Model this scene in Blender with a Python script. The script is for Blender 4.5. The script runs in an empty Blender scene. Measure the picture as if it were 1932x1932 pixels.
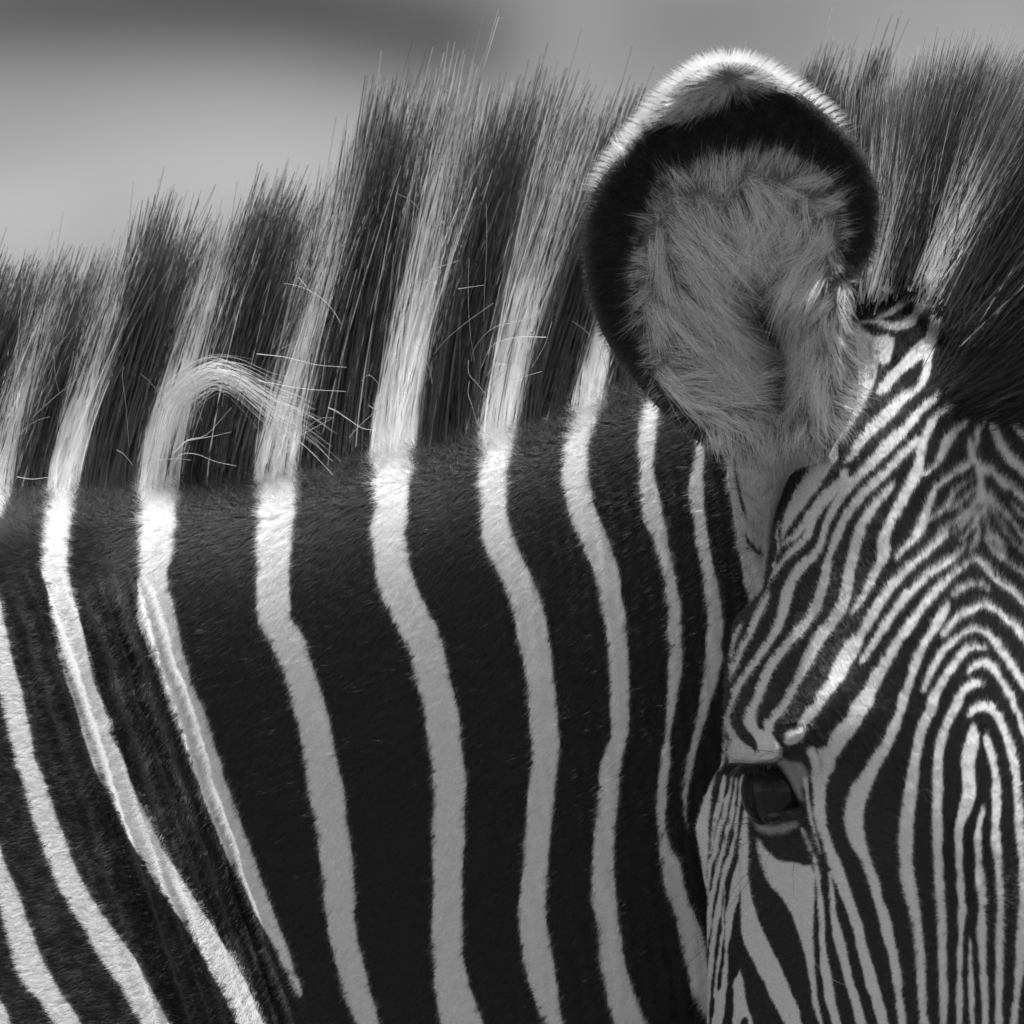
import bpy, math, random
import numpy as np

rng = np.random.default_rng(11)
random.seed(11)
scene = bpy.context.scene
col = scene.collection

# ------------------------------------------------------------------ camera, sky, sun, exposure
D = 14.0                 # metres from lens to the animal
S = 0.56 / 1932.0        # metres per drawing unit at that distance
CAM_Z = 1.35
cam_d = bpy.data.cameras.new("camera")
cam = bpy.data.objects.new("camera", cam_d)
col.objects.link(cam)
cam.location = (0, -D, CAM_Z)
cam.rotation_euler = (math.radians(90), 0, 0)
cam_d.sensor_width = 36.0
cam_d.lens = 36.0 * D / 0.56
cam_d.clip_end = 5000
cam_d.dof.use_dof = True
cam_d.dof.focus_distance = D + 0.02
cam_d.dof.aperture_fstop = cam_d.lens / 1000.0 / 0.085
scene.camera = cam

SUN = np.array([0.20, -0.125, 0.94]); SUN /= np.linalg.norm(SUN)
elev = math.asin(SUN[2]); azim = math.atan2(SUN[0], SUN[1])
w = bpy.data.worlds.new("World"); scene.world = w; w.use_nodes = True
nt = w.node_tree; nt.nodes.clear()
sky = nt.nodes.new("ShaderNodeTexSky"); sky.sky_type = 'NISHITA'; sky.sun_disc = False
sky.sun_elevation = elev; sky.sun_rotation = azim
bw = nt.nodes.new("ShaderNodeRGBToBW")       # the photograph is monochrome
bg = nt.nodes.new("ShaderNodeBackground"); bg.inputs[1].default_value = 0.15
wo = nt.nodes.new("ShaderNodeOutputWorld")
nt.links.new(sky.outputs[0], bw.inputs[0]); nt.links.new(bw.outputs[0], bg.inputs[0]); nt.links.new(bg.outputs[0], wo.inputs[0])
sd_ = bpy.data.lights.new("sun", 'SUN'); sd_.energy = 3.9; sd_.angle = math.radians(0.5)
sun = bpy.data.objects.new("sun", sd_); col.objects.link(sun)
sun.location = (3, 1, 8)
import mathutils
sun.rotation_euler = mathutils.Vector(SUN).to_track_quat('Z', 'Y').to_euler()
scene.view_settings.view_transform = 'Standard'
scene.view_settings.look = 'None'
scene.view_settings.exposure = 0.48
scene.view_settings.gamma = 1.0
scene.cycles.use_denoising = True
scene.cycles.max_bounces = 8
scene.cycles.diffuse_bounces = 3
scene.cycles.transmission_bounces = 6
scene.cycles.caustics_reflective = False
scene.cycles.caustics_refractive = False
scene.cycles.sample_clamp_indirect = 4.0
try:
    scene.cycles_curves.shape = 'RIBBONS'
    scene.cycles_curves.subdivisions = 2
except Exception:
    pass

# ------------------------------------------------------------------ small helpers
def W3(px, py, y):
    """drawing units + depth (m) -> world metres"""
    k = S * (1 + y / D)
    return np.stack([(px - 966.0) * k, y, CAM_Z + (966.0 - py) * k], -1)

def smooth01(t):
    t = np.clip(t, 0, 1); return t * t * (3 - 2 * t)

def catmull(P, n=4):
    P = np.asarray(P, float)
    if len(P) < 3: return P
    Q = np.vstack([2 * P[0] - P[1], P, 2 * P[-1] - P[-2]])
    out = []
    for i in range(1, len(Q) - 2):
        p0, p1, p2, p3 = Q[i - 1], Q[i], Q[i + 1], Q[i + 2]
        for k in range(n):
            t = k / n
            out.append(0.5 * (2 * p1 + (p2 - p0) * t + (2 * p0 - 5 * p1 + 4 * p2 - p3) * t * t + (3 * p1 - p0 - 3 * p2 + p3) * t ** 3))
    out.append(P[-1])
    return np.array(out)

def noise2(h, wd, cell, seed):
    r = np.random.default_rng(seed)
    gh, gw = int(h / cell) + 3, int(wd / cell) + 3
    g = r.uniform(-1, 1, (gh, gw))
    yy = np.arange(h) / cell; xx = np.arange(wd) / cell
    iy = yy.astype(int); ix = xx.astype(int)
    fy = smooth01(yy - iy)[:, None]; fx = smooth01(xx - ix)[None, :]
    a = g[iy][:, ix]; b = g[iy][:, ix + 1]; c = g[iy + 1][:, ix]; d = g[iy + 1][:, ix + 1]
    return (a * (1 - fx) + b * fx) * (1 - fy) + (c * (1 - fx) + d * fx) * fy

X0, Y0, CW, CH = -320, 40, 2660, 2260          # canvas origin and size in drawing units
def blank(v=0.0): return np.full((CH, CW), v, np.float32)
WOB = (noise2(CH, CW, 23, 5) * 1.6 + noise2(CH, CW, 7, 6) * 0.9).astype(np.float32)

def bilinear(C, px, py):
    x = np.clip(px - X0, 0, CW - 1.001); y = np.clip(py - Y0, 0, CH - 1.001)
    ix = x.astype(int); iy = y.astype(int); fx = x - ix; fy = y - iy
    return (C[iy, ix] * (1 - fx) + C[iy, ix + 1] * fx) * (1 - fy) + (C[iy + 1, ix] * (1 - fx) + C[iy + 1, ix + 1] * fx) * fy

def box(x0, x1, y0, y1, m):
    return (max(0, int(x0 - m - X0)), min(CW, int(x1 + m - X0) + 2), max(0, int(y0 - m - Y0)), min(CH, int(y1 + m - Y0) + 2))

def stroke_sd(P, m=8):
    """signed inside distance of a tapered stroke; P rows x, y, full width"""
    P = catmull(P, 3); r = np.maximum(P[:, 2], 1.0) / 2
    a0, a1, b0, b1 = box(P[:, 0].min() - r.max(), P[:, 0].max() + r.max(), P[:, 1].min() - r.max(), P[:, 1].max() + r.max(), m)
    if a1 <= a0 or b1 <= b0: return None
    sd = np.full((b1 - b0, a1 - a0), -1e3, np.float32)
    for i in range(len(P) - 1):
        p, q = P[i], P[i + 1]; rr = max(r[i], r[i + 1])
        c0, c1, d0, d1 = box(min(p[0], q[0]) - rr, max(p[0], q[0]) + rr, min(p[1], q[1]) - rr, max(p[1], q[1]) + rr, m)
        c0 = max(c0, a0); c1 = min(c1, a1); d0 = max(d0, b0); d1 = min(d1, b1)
        if c1 <= c0 or d1 <= d0: continue
        xx = (np.arange(c0, c1) + X0)[None, :]; yy = (np.arange(d0, d1) + Y0)[:, None]
        vx, vy = q[0] - p[0], q[1] - p[1]; L2 = vx * vx + vy * vy + 1e-9
        t = np.clip(((xx - p[0]) * vx + (yy - p[1]) * vy) / L2, 0, 1)
        dist = np.hypot(xx - p[0] - t * vx, yy - p[1] - t * vy)
        v = r[i] + (r[i + 1] - r[i]) * t - dist
        sub = sd[d0 - b0:d1 - b0, c0 - a0:c1 - a0]
        np.maximum(sub, v, out=sub)
    return sd, (a0, a1, b0, b1)

def poly_sd(P, m=8):
    P = np.asarray(P, float)
    a0, a1, b0, b1 = box(P[:, 0].min(), P[:, 0].max(), P[:, 1].min(), P[:, 1].max(), m)
    xx = (np.arange(a0, a1) + X0)[None, :].astype(float); yy = (np.arange(b0, b1) + Y0)[:, None].astype(float)
    d2 = np.full((b1 - b0, a1 - a0), 1e9); inside = np.zeros(d2.shape, bool)
    n = len(P)
    for i in range(n):
        p, q = P[i], P[(i + 1) % n]
        vx, vy = q - p; L2 = vx * vx + vy * vy + 1e-9
        t = np.clip(((xx - p[0]) * vx + (yy - p[1]) * vy) / L2, 0, 1)
        d2 = np.minimum(d2, (xx - p[0] - t * vx) ** 2 + (yy - p[1] - t * vy) ** 2)
        if p[1] != q[1]:
            cr = ((p[1] > yy) != (q[1] > yy)) & (xx < (q[0] - p[0]) * (yy - p[1]) / (q[1] - p[1]) + p[0])
            inside ^= cr
    return np.where(inside, 1, -1) * np.sqrt(d2), (a0, a1, b0, b1)

def paint(C, res, tone, soft=2.5, wob=1.0):
    if res is None: return
    sd, (a0, a1, b0, b1) = res
    k = np.clip(0.5 + (sd + WOB[b0:b1, a0:a1] * wob) / soft, 0, 1)
    C[b0:b1, a0:a1] += (tone - C[b0:b1, a0:a1]) * k

q6 = 0.15625; q11 = 0.28647; q12 = 0.32292; q13 = 0.34894
T = {'A': (0, 825.1, q11), 'B': (0, 1378.6, q11), 'C': (452.8, 825.1, q11), 'D': (452.8, 1378.6, q11),
     'E': (905.6, 704.4, q11), 'F': (905.6, 1378.6, q11),
     'H1': (1308.1, 704.4, q12), 'H2': (1308.1, 1308.1, q12),
     'R1': (1630.1, 754.7, q6), 'R2': (1630.1, 1031.4, q6), 'R3': (1630.1, 1328.3, q6), 'R4': (1630.1, 1630.1, q6),
     'L1': (1288.0, 1308.1, q6), 'L2': (1288.0, 1630.1, q6),
     'Q': (1579.8, 503.1, 0.18229), 'EA': (1046.5, 70.4, q13), 'P': (0, 0, 1.0)}
def tp(tile, pts):
    ox, oy, k = T[tile]
    return [(ox + p[0] * k, oy + p[1] * k) + ((p[2] * k,) if len(p) > 2 else ()) for p in pts]
def cl(*parts):            # centre-line stroke: (tile, [(x, y, width)...]), ...
    out = []
    for tile, pts in parts: out += tp(tile, pts)
    return out
def ed(*parts):            # edge stroke: (tile, [(y, left, right)...]), ...
    out = []
    for tile, pts in parts: out += tp(tile, [((l + r) / 2, y, r - l) for (y, l, r) in pts])
    P = np.array(out, float)
    g = np.gradient(P[:, :2], axis=0); c = np.abs(g[:, 1]) / (np.hypot(g[:, 0], g[:, 1]) + 1e-9)
    P[:, 2] *= np.clip(c, 0.3, 1)
    return P

# ------------------------------------------------------------------ coat pattern of the neck and shoulder
neck = blank(0.0)
NS = [
 ed(('A', [(180,-70,75),(280,-70,72),(400,-60,45),(480,-60,5)])),
 ed(('A', [(1020,-90,-15),(1100,-80,5),(1300,-70,45),(1500,-30,95),(1700,-5,150),(1880,35,185)]), ('B', [(0,45,205),(200,95,235),(400,160,320),(600,215,385),(800,290,460),(1000,365,545),(1200,480,670),(1400,595,815),(1600,730,945),(1800,850,1050),(1932,920,1115),(2100,1010,1200)])),
 ed(('A', [(-60,290,520),(100,300,515),(200,310,510),(330,325,490),(420,320,488),(520,285,465),(640,275,450),(760,270,445),(850,268,450),(960,300,465),(1100,320,500),(1200,335,525),(1350,365,560),(1500,410,595),(1650,455,630),(1800,505,690),(1900,535,730)]), ('B', [(0,540,715),(200,605,810),(400,700,890),(600,790,985),(800,910,1080),(1000,1020,1220),(1150,1130,1310),(1300,1225,1400),(1500,1335,1530),(1700,1450,1640),(1932,1560,1735),(2100,1640,1810)])),
 ed(('B', [(740,-90,-10),(900,-70,45),(1050,-40,115),(1200,0,160),(1350,35,215),(1500,75,280),(1600,110,330),(1700,200,395),(1800,270,450),(1932,350,540),(2100,440,630)])),
 ed(('B', [(1760,-90,-10),(1850,-60,45),(1932,-60,70),(2100,-30,120)])),
 ed(('A', [(-60,885,1120),(150,890,1130),(250,900,1185),(350,905,1170),(430,935,1168),(530,905,1160),(600,895,1155),(700,910,1140),(800,915,1125),(870,905,1100),(960,910,1105),(1060,905,1125),(1160,895,1150),(1250,925,1175),(1400,985,1205),(1550,1040,1245),(1700,1085,1290),(1800,1115,1340),(1890,1155,1380)]), ('B', [(0,1180,1390),(200,1245,1450),(400,1320,1510),(600,1400,1590),(800,1480,1660),(1000,1590,1730),(1200,1680,1800)]), ('D', [(1400,215,305),(1550,285,355),(1700,350,400),(1745,385,408)])),
 ed(('C', [(-60,135,390),(0,110,385),(100,75,380),(200,80,378),(350,105,370),(500,105,360),(700,95,340),(820,103,330),(1000,103,325),(1100,105,328),(1180,110,335),(1260,140,375),(1350,185,440),(1450,240,465),(1600,295,505),(1750,335,555),(1900,378,600)]), ('D', [(0,385,605),(200,420,640),(400,445,690),(600,490,705),(800,515,735),(1000,540,755),(1120,550,760),(1200,560,745),(1350,580,775),(1500,620,805),(1650,650,845),(1750,680,870),(1850,730,900),(1932,765,920),(2100,840,990)])),
 ed(('C', [(-60,825,1150),(0,830,1150),(100,850,1140),(200,870,1135),(300,860,1115),(420,885,1100),(500,880,1105),(590,860,1090),(700,870,1095),(800,880,1115),(920,890,1140),(1050,930,1195),(1180,990,1260),(1300,1055,1320),(1400,1110,1345),(1550,1145,1375),(1700,1190,1410),(1820,1215,1440)]), ('D', [(0,1228,1450),(200,1255,1475),(300,1265,1490),(500,1275,1480),(650,1260,1478),(900,1270,1470),(1100,1270,1465),(1300,1260,1465),(1500,1265,1470),(1600,1275,1495),(1700,1280,1515),(1800,1295,1550),(1932,1320,1600),(2100,1350,1650)])),
 ed(('C', [(-60,1560,1820),(0,1570,1810),(100,1580,1790),(200,1565,1765),(300,1560,1755),(400,1570,1755)]), ('E', [(921,0,180),(1050,10,215),(1150,35,255),(1300,110,320),(1450,175,385),(1600,225,425),(1750,245,455),(1932,290,480)]), ('F', [(0,330,520),(200,340,515),(400,315,490),(600,300,475),(800,285,455),(1000,270,440),(1200,250,435),(1400,270,460),(1550,290,490),(1650,315,505),(1800,365,525),(1932,425,545),(2100,490,600)])),
 ed(('E', [(-20,640,940),(150,670,830),(250,640,800),(350,590,745),(450,555,720),(520,535,712),(600,540,710),(690,530,720),(760,555,730),(870,570,745),(1000,605,805),(1150,675,865),(1250,730,900),(1350,760,920),(1500,785,935),(1650,820,965),(1800,840,970),(1932,850,978)]), ('F', [(0,860,975),(150,820,940),(300,785,920),(500,775,905),(650,757,885),(850,735,885),(1000,728,890),(1100,730,895),(1200,755,905),(1400,780,935),(1550,790,955),(1700,820,1005),(1800,835,1040),(1932,875,1095),(2100,920,1160)])),
 ed(('E', [(60,1120,1230),(150,1100,1210),(300,1055,1170),(400,1040,1165),(500,1030,1150),(600,1045,1145),(700,1045,1155),(850,1050,1195),(950,1070,1212),(1050,1130,1230),(1150,1150,1245),(1250,1180,1270),(1400,1215,1295),(1480,1215,1310),(1560,1240,1322),(1700,1225,1325),(1800,1250,1330),(1932,1238,1332)]), ('F', [(0,1220,1258),(150,1190,1255),(300,1170,1240),(450,1165,1225),(600,1170,1220),(700,1175,1235),(780,1175,1255),(900,1195,1320),(1000,1205,1345),(1150,1260,1385),(1300,1300,1450),(1420,1320,1485),(1550,1365,1500),(1650,1375,1510),(1750,1400,1520),(1932,1500,1570)])),
 ed(('E', [(330,1420,1490),(400,1400,1480),(500,1420,1480),(560,1410,1475),(650,1390,1470),(780,1370,1475),(900,1390,1475),(1000,1410,1490),(1150,1425,1510),(1300,1460,1540),(1450,1480,1575),(1550,1490,1592),(1650,1500,1605),(1800,1485,1590),(1932,1480,1585)]), ('F', [(0,1415,1460),(150,1370,1420),(300,1340,1385),(400,1335,1370),(500,1340,1360),(600,1352,1365),(680,1380,1386)])),
]
for s in NS: paint(neck, stroke_sd(s), 1.0)
cone = tp('E', [(1600,330),(1620,470),(1620,600),(1628,720),(1650,850),(1670,1000),(1690,1150),(1720,1280),(1745,1400),(1770,1500),(1785,1565),(1900,1500),(2050,1100),(2250,700),(2300,330)])
paint(neck, poly_sd(cone), 0.95)
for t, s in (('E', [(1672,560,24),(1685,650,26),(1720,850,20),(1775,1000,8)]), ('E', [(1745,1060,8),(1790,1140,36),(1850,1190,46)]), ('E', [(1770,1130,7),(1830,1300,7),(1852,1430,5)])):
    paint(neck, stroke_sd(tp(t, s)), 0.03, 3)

# ------------------------------------------------------------------ coat pattern of the head
head = blank(0.0)
def hw(*parts, tone=1.0, soft=2.2): paint(head, stroke_sd(cl(*parts)), tone, soft)
def he(*parts, tone=1.0, soft=2.2): paint(head, stroke_sd(ed(*parts)), tone, soft)
# behind the ear and poll
hw(('Q', [(50,260,80),(90,450,110),(130,600,120),(220,750,130),(280,880,120),(300,1000,110),(290,1150,110),(250,1300,110),(190,1430,120),(100,1600,120),(-60,1800,120)]), tone=0.9)
paint(head, poly_sd(tp('Q', [(150,520),(240,590),(330,720),(400,860),(420,1010),(380,1200),(300,1350),(180,1500),(40,1650),(-100,1500),(-60,700)])), .95, 5)
hb0 = [(300,720,24),(345,860,30),(360,1020,24),(335,1160,16)]
paint(head, stroke_sd(tp('Q', hb0)), .35, 8)
hw(('Q', [(430,525,20),(540,480,50),(640,410,70),(740,310,80),(820,240,80),(900,140,80)]))
hw(('Q', [(250,570,24),(400,570,50),(560,610,90),(680,600,110),(780,540,110),(850,440,90),(900,350,90),(960,260,80)]))
paint(head, poly_sd(tp('Q', [(180,575),(300,660),(420,740),(520,690),(600,740),(575,880),(540,990),(470,1010),(430,960),(440,880),(330,760),(200,640)])), 1.0, 4)
hw(('Q', [(960,740,60),(900,830,150),(800,930,140),(680,1040,120),(560,1150,110),(480,1250,110),(430,1290,60)]))
hw(('Q', [(1060,400,90),(1020,600,120),(960,800,130),(940,960,100),(920,1100,90),(870,1220,80),(780,1290,90),(680,1350,100),(600,1430,130),(520,1520,140),(430,1600,120),(330,1700,110),(200,1860,100)]), ('H1', [(940,460,50),(895,510,25)]), tone=0.93)
hw(('Q', [(1060,1300,60),(960,1400,70),(860,1480,60)]), tone=0.8)
# left temple
hw(('H1', [(800,470,90),(700,620,110),(620,730,100),(570,820,70),(535,900,45),(520,960,25)]), tone=0.92)
hw(('H1', [(890,565,40),(860,640,60),(790,700,75),(730,780,70),(700,850,55),(680,920,45),(640,980,50),(580,1030,40),(530,1080,30),(490,1140,22),(450,1200,16),(430,1270,10)]))
hw(('H1', [(680,800,20),(665,850,35),(620,920,45),(560,970,35),(520,1000,15)]))
hw(('H1', [(500,870,12),(487,950,14),(497,1020,10),(470,1120,12)]))
hw(('H1', [(430,1290,30),(400,1340,45),(360,1430,50),(330,1510,45),(285,1590,40),(250,1680,35),(215,1770,20)]))
hw(('H1', [(290,1450,15),(245,1520,30),(222,1600,30),(212,1700,16),(205,1790,10)]), tone=.9)
hw(('R1', [(680,110,60),(600,220,110),(520,310,110),(430,400,130),(330,500,150),(220,620,150),(110,740,140),(0,850,120)]), ('H1', [(920,640,65),(870,710,55),(820,790,50),(780,870,42),(760,940,42),(740,1010,45),(690,1070,55),(620,1140,65),(570,1220,65),(540,1310,65),(520,1400,65),(480,1500,50),(420,1590,45),(350,1690,45),(290,1770,45),(240,1850,50)]), ('L1', [(635,0,90),(600,100,90),(560,200,70),(535,300,62),(535,400,60)]))
hw(('R1', [(650,450,60),(560,560,90),(440,680,100),(300,830,110),(150,960,110),(0,1110,110)]), ('H1', [(920,790,55),(870,870,55),(840,950,50),(810,1020,50),(780,1110,50),(765,1200,55),(740,1290,55),(700,1390,60),(640,1470,60),(560,1560,55),(490,1650,55),(430,1740,55),(390,1830,65)]), ('L1', [(915,0,110),(870,100,115),(815,220,140),(800,320,150)]))
hw(('R1', [(340,1020,60),(260,1130,90),(140,1260,110),(40,1400,120),(-30,1500,120)]), ('H1', [(965,940,65),(945,1020,65),(920,1110,65),(905,1200,60),(890,1300,65),(850,1390,75),(780,1480,75),(720,1560,75),(680,1640,70),(640,1720,62),(600,1790,44)]), ('L1', [(1285,0,90),(1245,100,85),(1150,215,100),(1070,310,110),(1040,420,110)]))
hw(('R1', [(1140,20,50),(1000,90,70),(900,170,80),(820,280,90),(760,400,110),(720,500,100),(690,640,110),(660,780,130),(620,900,150),(540,1060,140),(460,1200,140),(380,1350,130),(310,1480,130),(250,1640,140),(230,1780,150)]), ('R2', [(240,30,170),(220,160,130),(120,320,110),(50,470,90),(0,570,70)]), ('H1', [(970,1330,40),(928,1400,18)]))
hw(('R1', [(1250,250,40),(1130,350,100),(1030,450,130),(980,550,120),(930,680,110),(860,780,80),(780,860,60),(720,900,60)]))
hw(('R1', [(1290,740,70),(1200,810,100),(1080,880,80),(950,970,80),(860,1060,80),(810,1180,90),(770,1300,90),(730,1420,100),(690,1530,130),(620,1640,110),(530,1740,80),(440,1830,70),(390,1900,50)]), ('R2', [(385,160,24)]))
hw(('R1', [(1290,960,50),(1180,1030,50),(1090,1100,70),(1040,1200,70),(960,1300,80),(880,1390,60),(790,1450,50)]), tone=.9)
hw(('R1', [(1320,1080,60),(1230,1170,60),(1130,1260,60),(1050,1320,50)]), tone=.8)
# the parting in the middle of the forehead
for t, s in ((.75, [(1490,230,40),(1370,350,80),(1370,470,70),(1340,560,60)]), (.75, [(1270,440,30),(1290,580,70),(1330,680,80),(1390,790,100),(1400,900,90),(1415,1050,90),(1430,1200,110)]),
             (.7, [(1380,1150,60),(1300,1280,70),(1150,1420,60),(980,1540,50),(880,1610,30)]), (.6, [(1360,1330,50),(1230,1470,45),(1080,1600,30)]), (.7, [(1380,1400,50),(1290,1560,60),(1160,1680,35)]),
             (.7, [(1450,1250,60),(1490,1480,60),(1580,1640,70),(1690,1790,50)]), (.8, [(1490,1100,50),(1610,1260,70),(1730,1390,70),(1840,1530,60),(1960,1680,60)]), (.65, [(1400,1350,50),(1380,1560,50),(1350,1720,70),(1300,1800,40)]),
             (.6, [(1520,1200,40),(1600,1400,50),(1760,1650,45),(1932,1830,50)]), (.8, [(1780,1220,30),(1860,1320,60),(1950,1410,60)]), (.6, [(1480,1650,60),(1550,1780,70),(1640,1900,50)]), (.6, [(1240,1730,50),(1100,1850,50)])):
    hw(('R1', s), tone=min(1, t * 1.25), soft=3)
hw(('R1', [(1545,260,60),(1570,330,110),(1620,450,120),(1720,630,140),(1830,760,140),(1960,880,140)]))
hw(('R1', [(1740,200,50),(1870,330,110),(1970,450,120)]))
hw(('R1', [(1400,760,90),(1500,830,110),(1620,920,110),(1750,1030,110),(1850,1110,100),(1970,1220,90)]))
hw(('R1', [(1010,1620,60),(880,1720,90),(760,1810,90)]), ('R2', [(760,70,100),(640,150,100),(520,260,110),(400,390,120),(280,530,120),(180,690,120),(100,820,120),(30,960,120),(-40,1070,105)]), ('H1', [(940,1580,95),(880,1680,95),(820,1790,90),(770,1860,70)]), ('L1', [(1640,130,130),(1540,230,150),(1460,320,140),(1430,390,110)]))
hw(('R2', [(1180,60,40),(1090,120,60),(1000,170,90),(900,250,110),(780,320,110),(660,440,110),(540,560,110),(440,680,110),(340,820,110),(250,950,110),(160,1090,100),(80,1220,90),(0,1340,80),(-30,1390,40)]))
hw(('R2', [(1970,680,90),(1800,530,90),(1650,430,90),(1540,330,90),(1450,210,90),(1380,140,80),(1310,140,100),(1200,220,80),(1080,320,90),(960,430,110),(850,550,110),(760,650,100),(680,750,110),(600,870,120),(510,1000,120),(400,1160,120),(310,1310,140),(210,1480,150),(120,1640,160),(50,1770,160)]), ('H2', [(1000,40,100),(930,160,100),(860,250,100),(820,320,90)]))
hw(('R2', [(1970,330,60),(1860,270,60),(1740,180,50),(1660,90,50)]), tone=.9, soft=3)
hw(('R2', [(1500,520,40),(1440,450,60),(1330,430,70),(1210,480,80),(1080,570,70)]), tone=.75, soft=3)
hw(('R2', [(1010,680,50),(940,820,130),(860,950,110),(780,1070,110),(720,1190,110),(660,1320,110),(600,1470,110),(560,1600,110),(520,1720,120),(470,1840,130)]), ('R3', [(460,20,110),(400,200,120),(340,330,130),(280,470,140),(200,600,150),(110,740,170),(40,880,170)]), ('H2', [(980,550,110),(950,620,110),(940,700,115),(940,780,110),(960,860,95)]))
he(('H2', [(860,912,1008),(900,935,1020),(1000,985,1045),(1100,1020,1085),(1200,1050,1105),(1300,1075,1145),(1400,1100,1165),(1500,1130,1190),(1600,1155,1205),(1700,1170,1215),(1800,1185,1225),(1932,1195,1245),(2100,1220,1270)]))
hw(('R2', [(1980,1160,110),(1850,960,110),(1740,870,110),(1620,770,100),(1500,700,105),(1400,700,100),(1280,760,100),(1160,820,100),(1070,910,70),(980,1030,80),(955,1060,40)]))
hw(('R2', [(1970,1710,100),(1830,1490,100),(1740,1350,110),(1640,1220,110),(1540,1090,100),(1450,1010,90),(1350,980,80),(1230,1020,80),(1120,1090,80),(1020,1190,80),(920,1310,90),(850,1430,90),(790,1540,80),(750,1640,70),(715,1730,50)]))
hw(('R2', [(1460,1230,60),(1400,1210,80),(1310,1200,100),(1210,1260,100),(1120,1370,100),(1040,1480,100),(970,1600,100),(900,1720,110),(840,1840,120)]), ('R3', [(820,60,130),(750,180,130),(700,300,120),(660,430,115),(640,540,115),(620,660,120),(600,780,135),(590,880,145),(575,1000,150),(555,1120,160),(535,1240,170),(520,1350,170),(510,1450,180),(505,1560,185),(505,1680,180),(505,1800,170)]), ('R4', [(510,20,160),(520,150,165),(550,280,160),(580,420,150),(605,560,145),(630,700,130),(650,850,130),(665,1000,130),(680,1150,120),(690,1300,110),(695,1450,115),(705,1600,115),(715,1750,105),(725,1932,110),(735,2150,110)]))
hw(('R3', [(1990,450,80),(1932,300,80),(1880,160,75),(1810,20,75)]), ('R2', [(1780,1820,90),(1700,1680,90),(1620,1550,90),(1540,1440,110),(1440,1390,110),(1340,1430,90),(1270,1490,60),(1245,1520,40)]))
hw(('R2', [(1440,1660,50),(1330,1640,100),(1240,1690,110),(1160,1790,110)]), ('R3', [(1110,20,110),(1060,120,110),(1000,250,110),(950,380,110),(920,500,110),(905,620,110),(895,740,115),(890,860,120),(890,1100,120),(885,1340,130),(890,1580,130),(890,1820,115)]), ('R4', [(900,20,125),(905,150,120),(910,280,115),(915,400,120),(925,520,125),(935,640,120),(940,760,120),(945,900,115),(945,1050,110),(950,1200,105),(955,1350,95),(960,1500,100),(962,1650,100),(960,1800,95),(960,2150,95)]))
hw(('R3', [(1270,130,60),(1330,60,90),(1420,20,110),(1500,30,140),(1580,90,110),(1640,190,100),(1700,330,95),(1750,470,100),(1790,600,105),(1820,740,100),(1840,880,100),(1850,1010,100),(1865,1150,110),(1870,1300,110),(1870,1440,120),(1890,1600,110),(1910,1760,110)]), ('R4', [(1930,0,120),(1935,300,120),(1930,600,130),(1910,850,130),(1895,1050,130),(1880,1250,110),(1860,1450,95),(1835,1650,85),(1810,1932,80),(1790,2150,80)]))
hw(('R3', [(1330,270,80),(1320,400,150),(1290,520,170),(1265,650,170),(1260,780,160),(1265,900,160),(1270,1020,165),(1260,1140,165),(1230,1250,160),(1190,1360,140),(1160,1450,110),(1150,1550,100),(1150,1800,90)]), ('R4', [(1155,20,90),(1165,150,90),(1170,280,110),(1180,400,90),(1190,500,90),(1180,620,90),(1175,760,75),(1170,900,75),(1160,1050,70),(1155,1200,65),(1155,1500,70),(1150,1800,75),(1155,2150,75)]))
hw(('R3', [(1470,390,60),(1500,480,90),(1540,600,90),(1565,720,90),(1590,850,100),(1600,980,105),(1605,1120,110),(1600,1260,110),(1595,1400,110),(1590,1540,105),(1595,1680,105),(1610,1820,105)]), ('R4', [(1625,20,95),(1640,200,95),(1650,400,95),(1655,560,90),(1650,700,95),(1645,850,100),(1640,1000,100),(1640,1150,95),(1635,1300,90),(1635,1450,90),(1630,1600,90),(1630,2150,85)]))
hw(('R3', [(1440,1250,50),(1420,1340,75),(1400,1430,70),(1380,1540,80),(1375,1650,90),(1380,1780,95)]), ('R4', [(1390,20,90),(1405,150,105),(1415,280,105),(1425,420,100),(1430,520,90),(1425,640,100),(1420,760,105),(1425,900,110),(1430,1050,105),(1435,1200,95),(1445,1350,90),(1455,1500,85),(1460,1650,80),(1465,2150,75)]))
hw(('R4', [(1275,880,20),(1285,980,45),(1285,1080,50),(1285,1200,55),(1290,1320,65),(1290,1450,65),(1300,1580,60),(1305,1720,65),(1310,2150,70)]))
# brow, folds and the knob over the eye
brow = tp('L1', [(505,330),(512,420),(525,470),(545,560),(530,700),(540,800),(570,850),(700,842),(850,850),(1000,832),(1100,822),(1185,770),(1205,650),(1150,580),(1085,500),(1110,350),(1000,300),(880,300),(715,300),(560,330)])
paint(head, poly_sd(brow), 0.97, 2)
def hb(*parts, tone=0.0, soft=2.2): paint(head, stroke_sd(cl(*parts)), tone, soft)
hb(('L1', [(770,-10,150),(700,100,150),(650,200,140),(640,310,150),(680,420,150),(770,530,140),(860,640,80),(876,700,40),(880,750,15)]))
hb(('L1', [(1110,0,200),(1040,130,140),(980,220,130),(935,300,100),(940,370,80),(950,420,40)]))
knob = tp('L1', [(1225,560),(1225,490),(1280,440),(1400,418),(1500,440),(1480,480),(1460,530),(1370,610),(1270,625),(1225,600)])
hb(('L1', [(1310,415,20),(1400,392,26),(1500,402,28),(1560,430,20)]))
paint(head, poly_sd(knob), 1.0, 2, .3)
fold2 = tp('L1', [(1640,670),(1740,620),(1830,560),(1932,420),(1990,330),(2060,450),(1932,640),(1880,730),(1850,800),(1835,930),(1780,970),(1740,1040),(1700,1000),(1690,880),(1640,760)])
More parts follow.
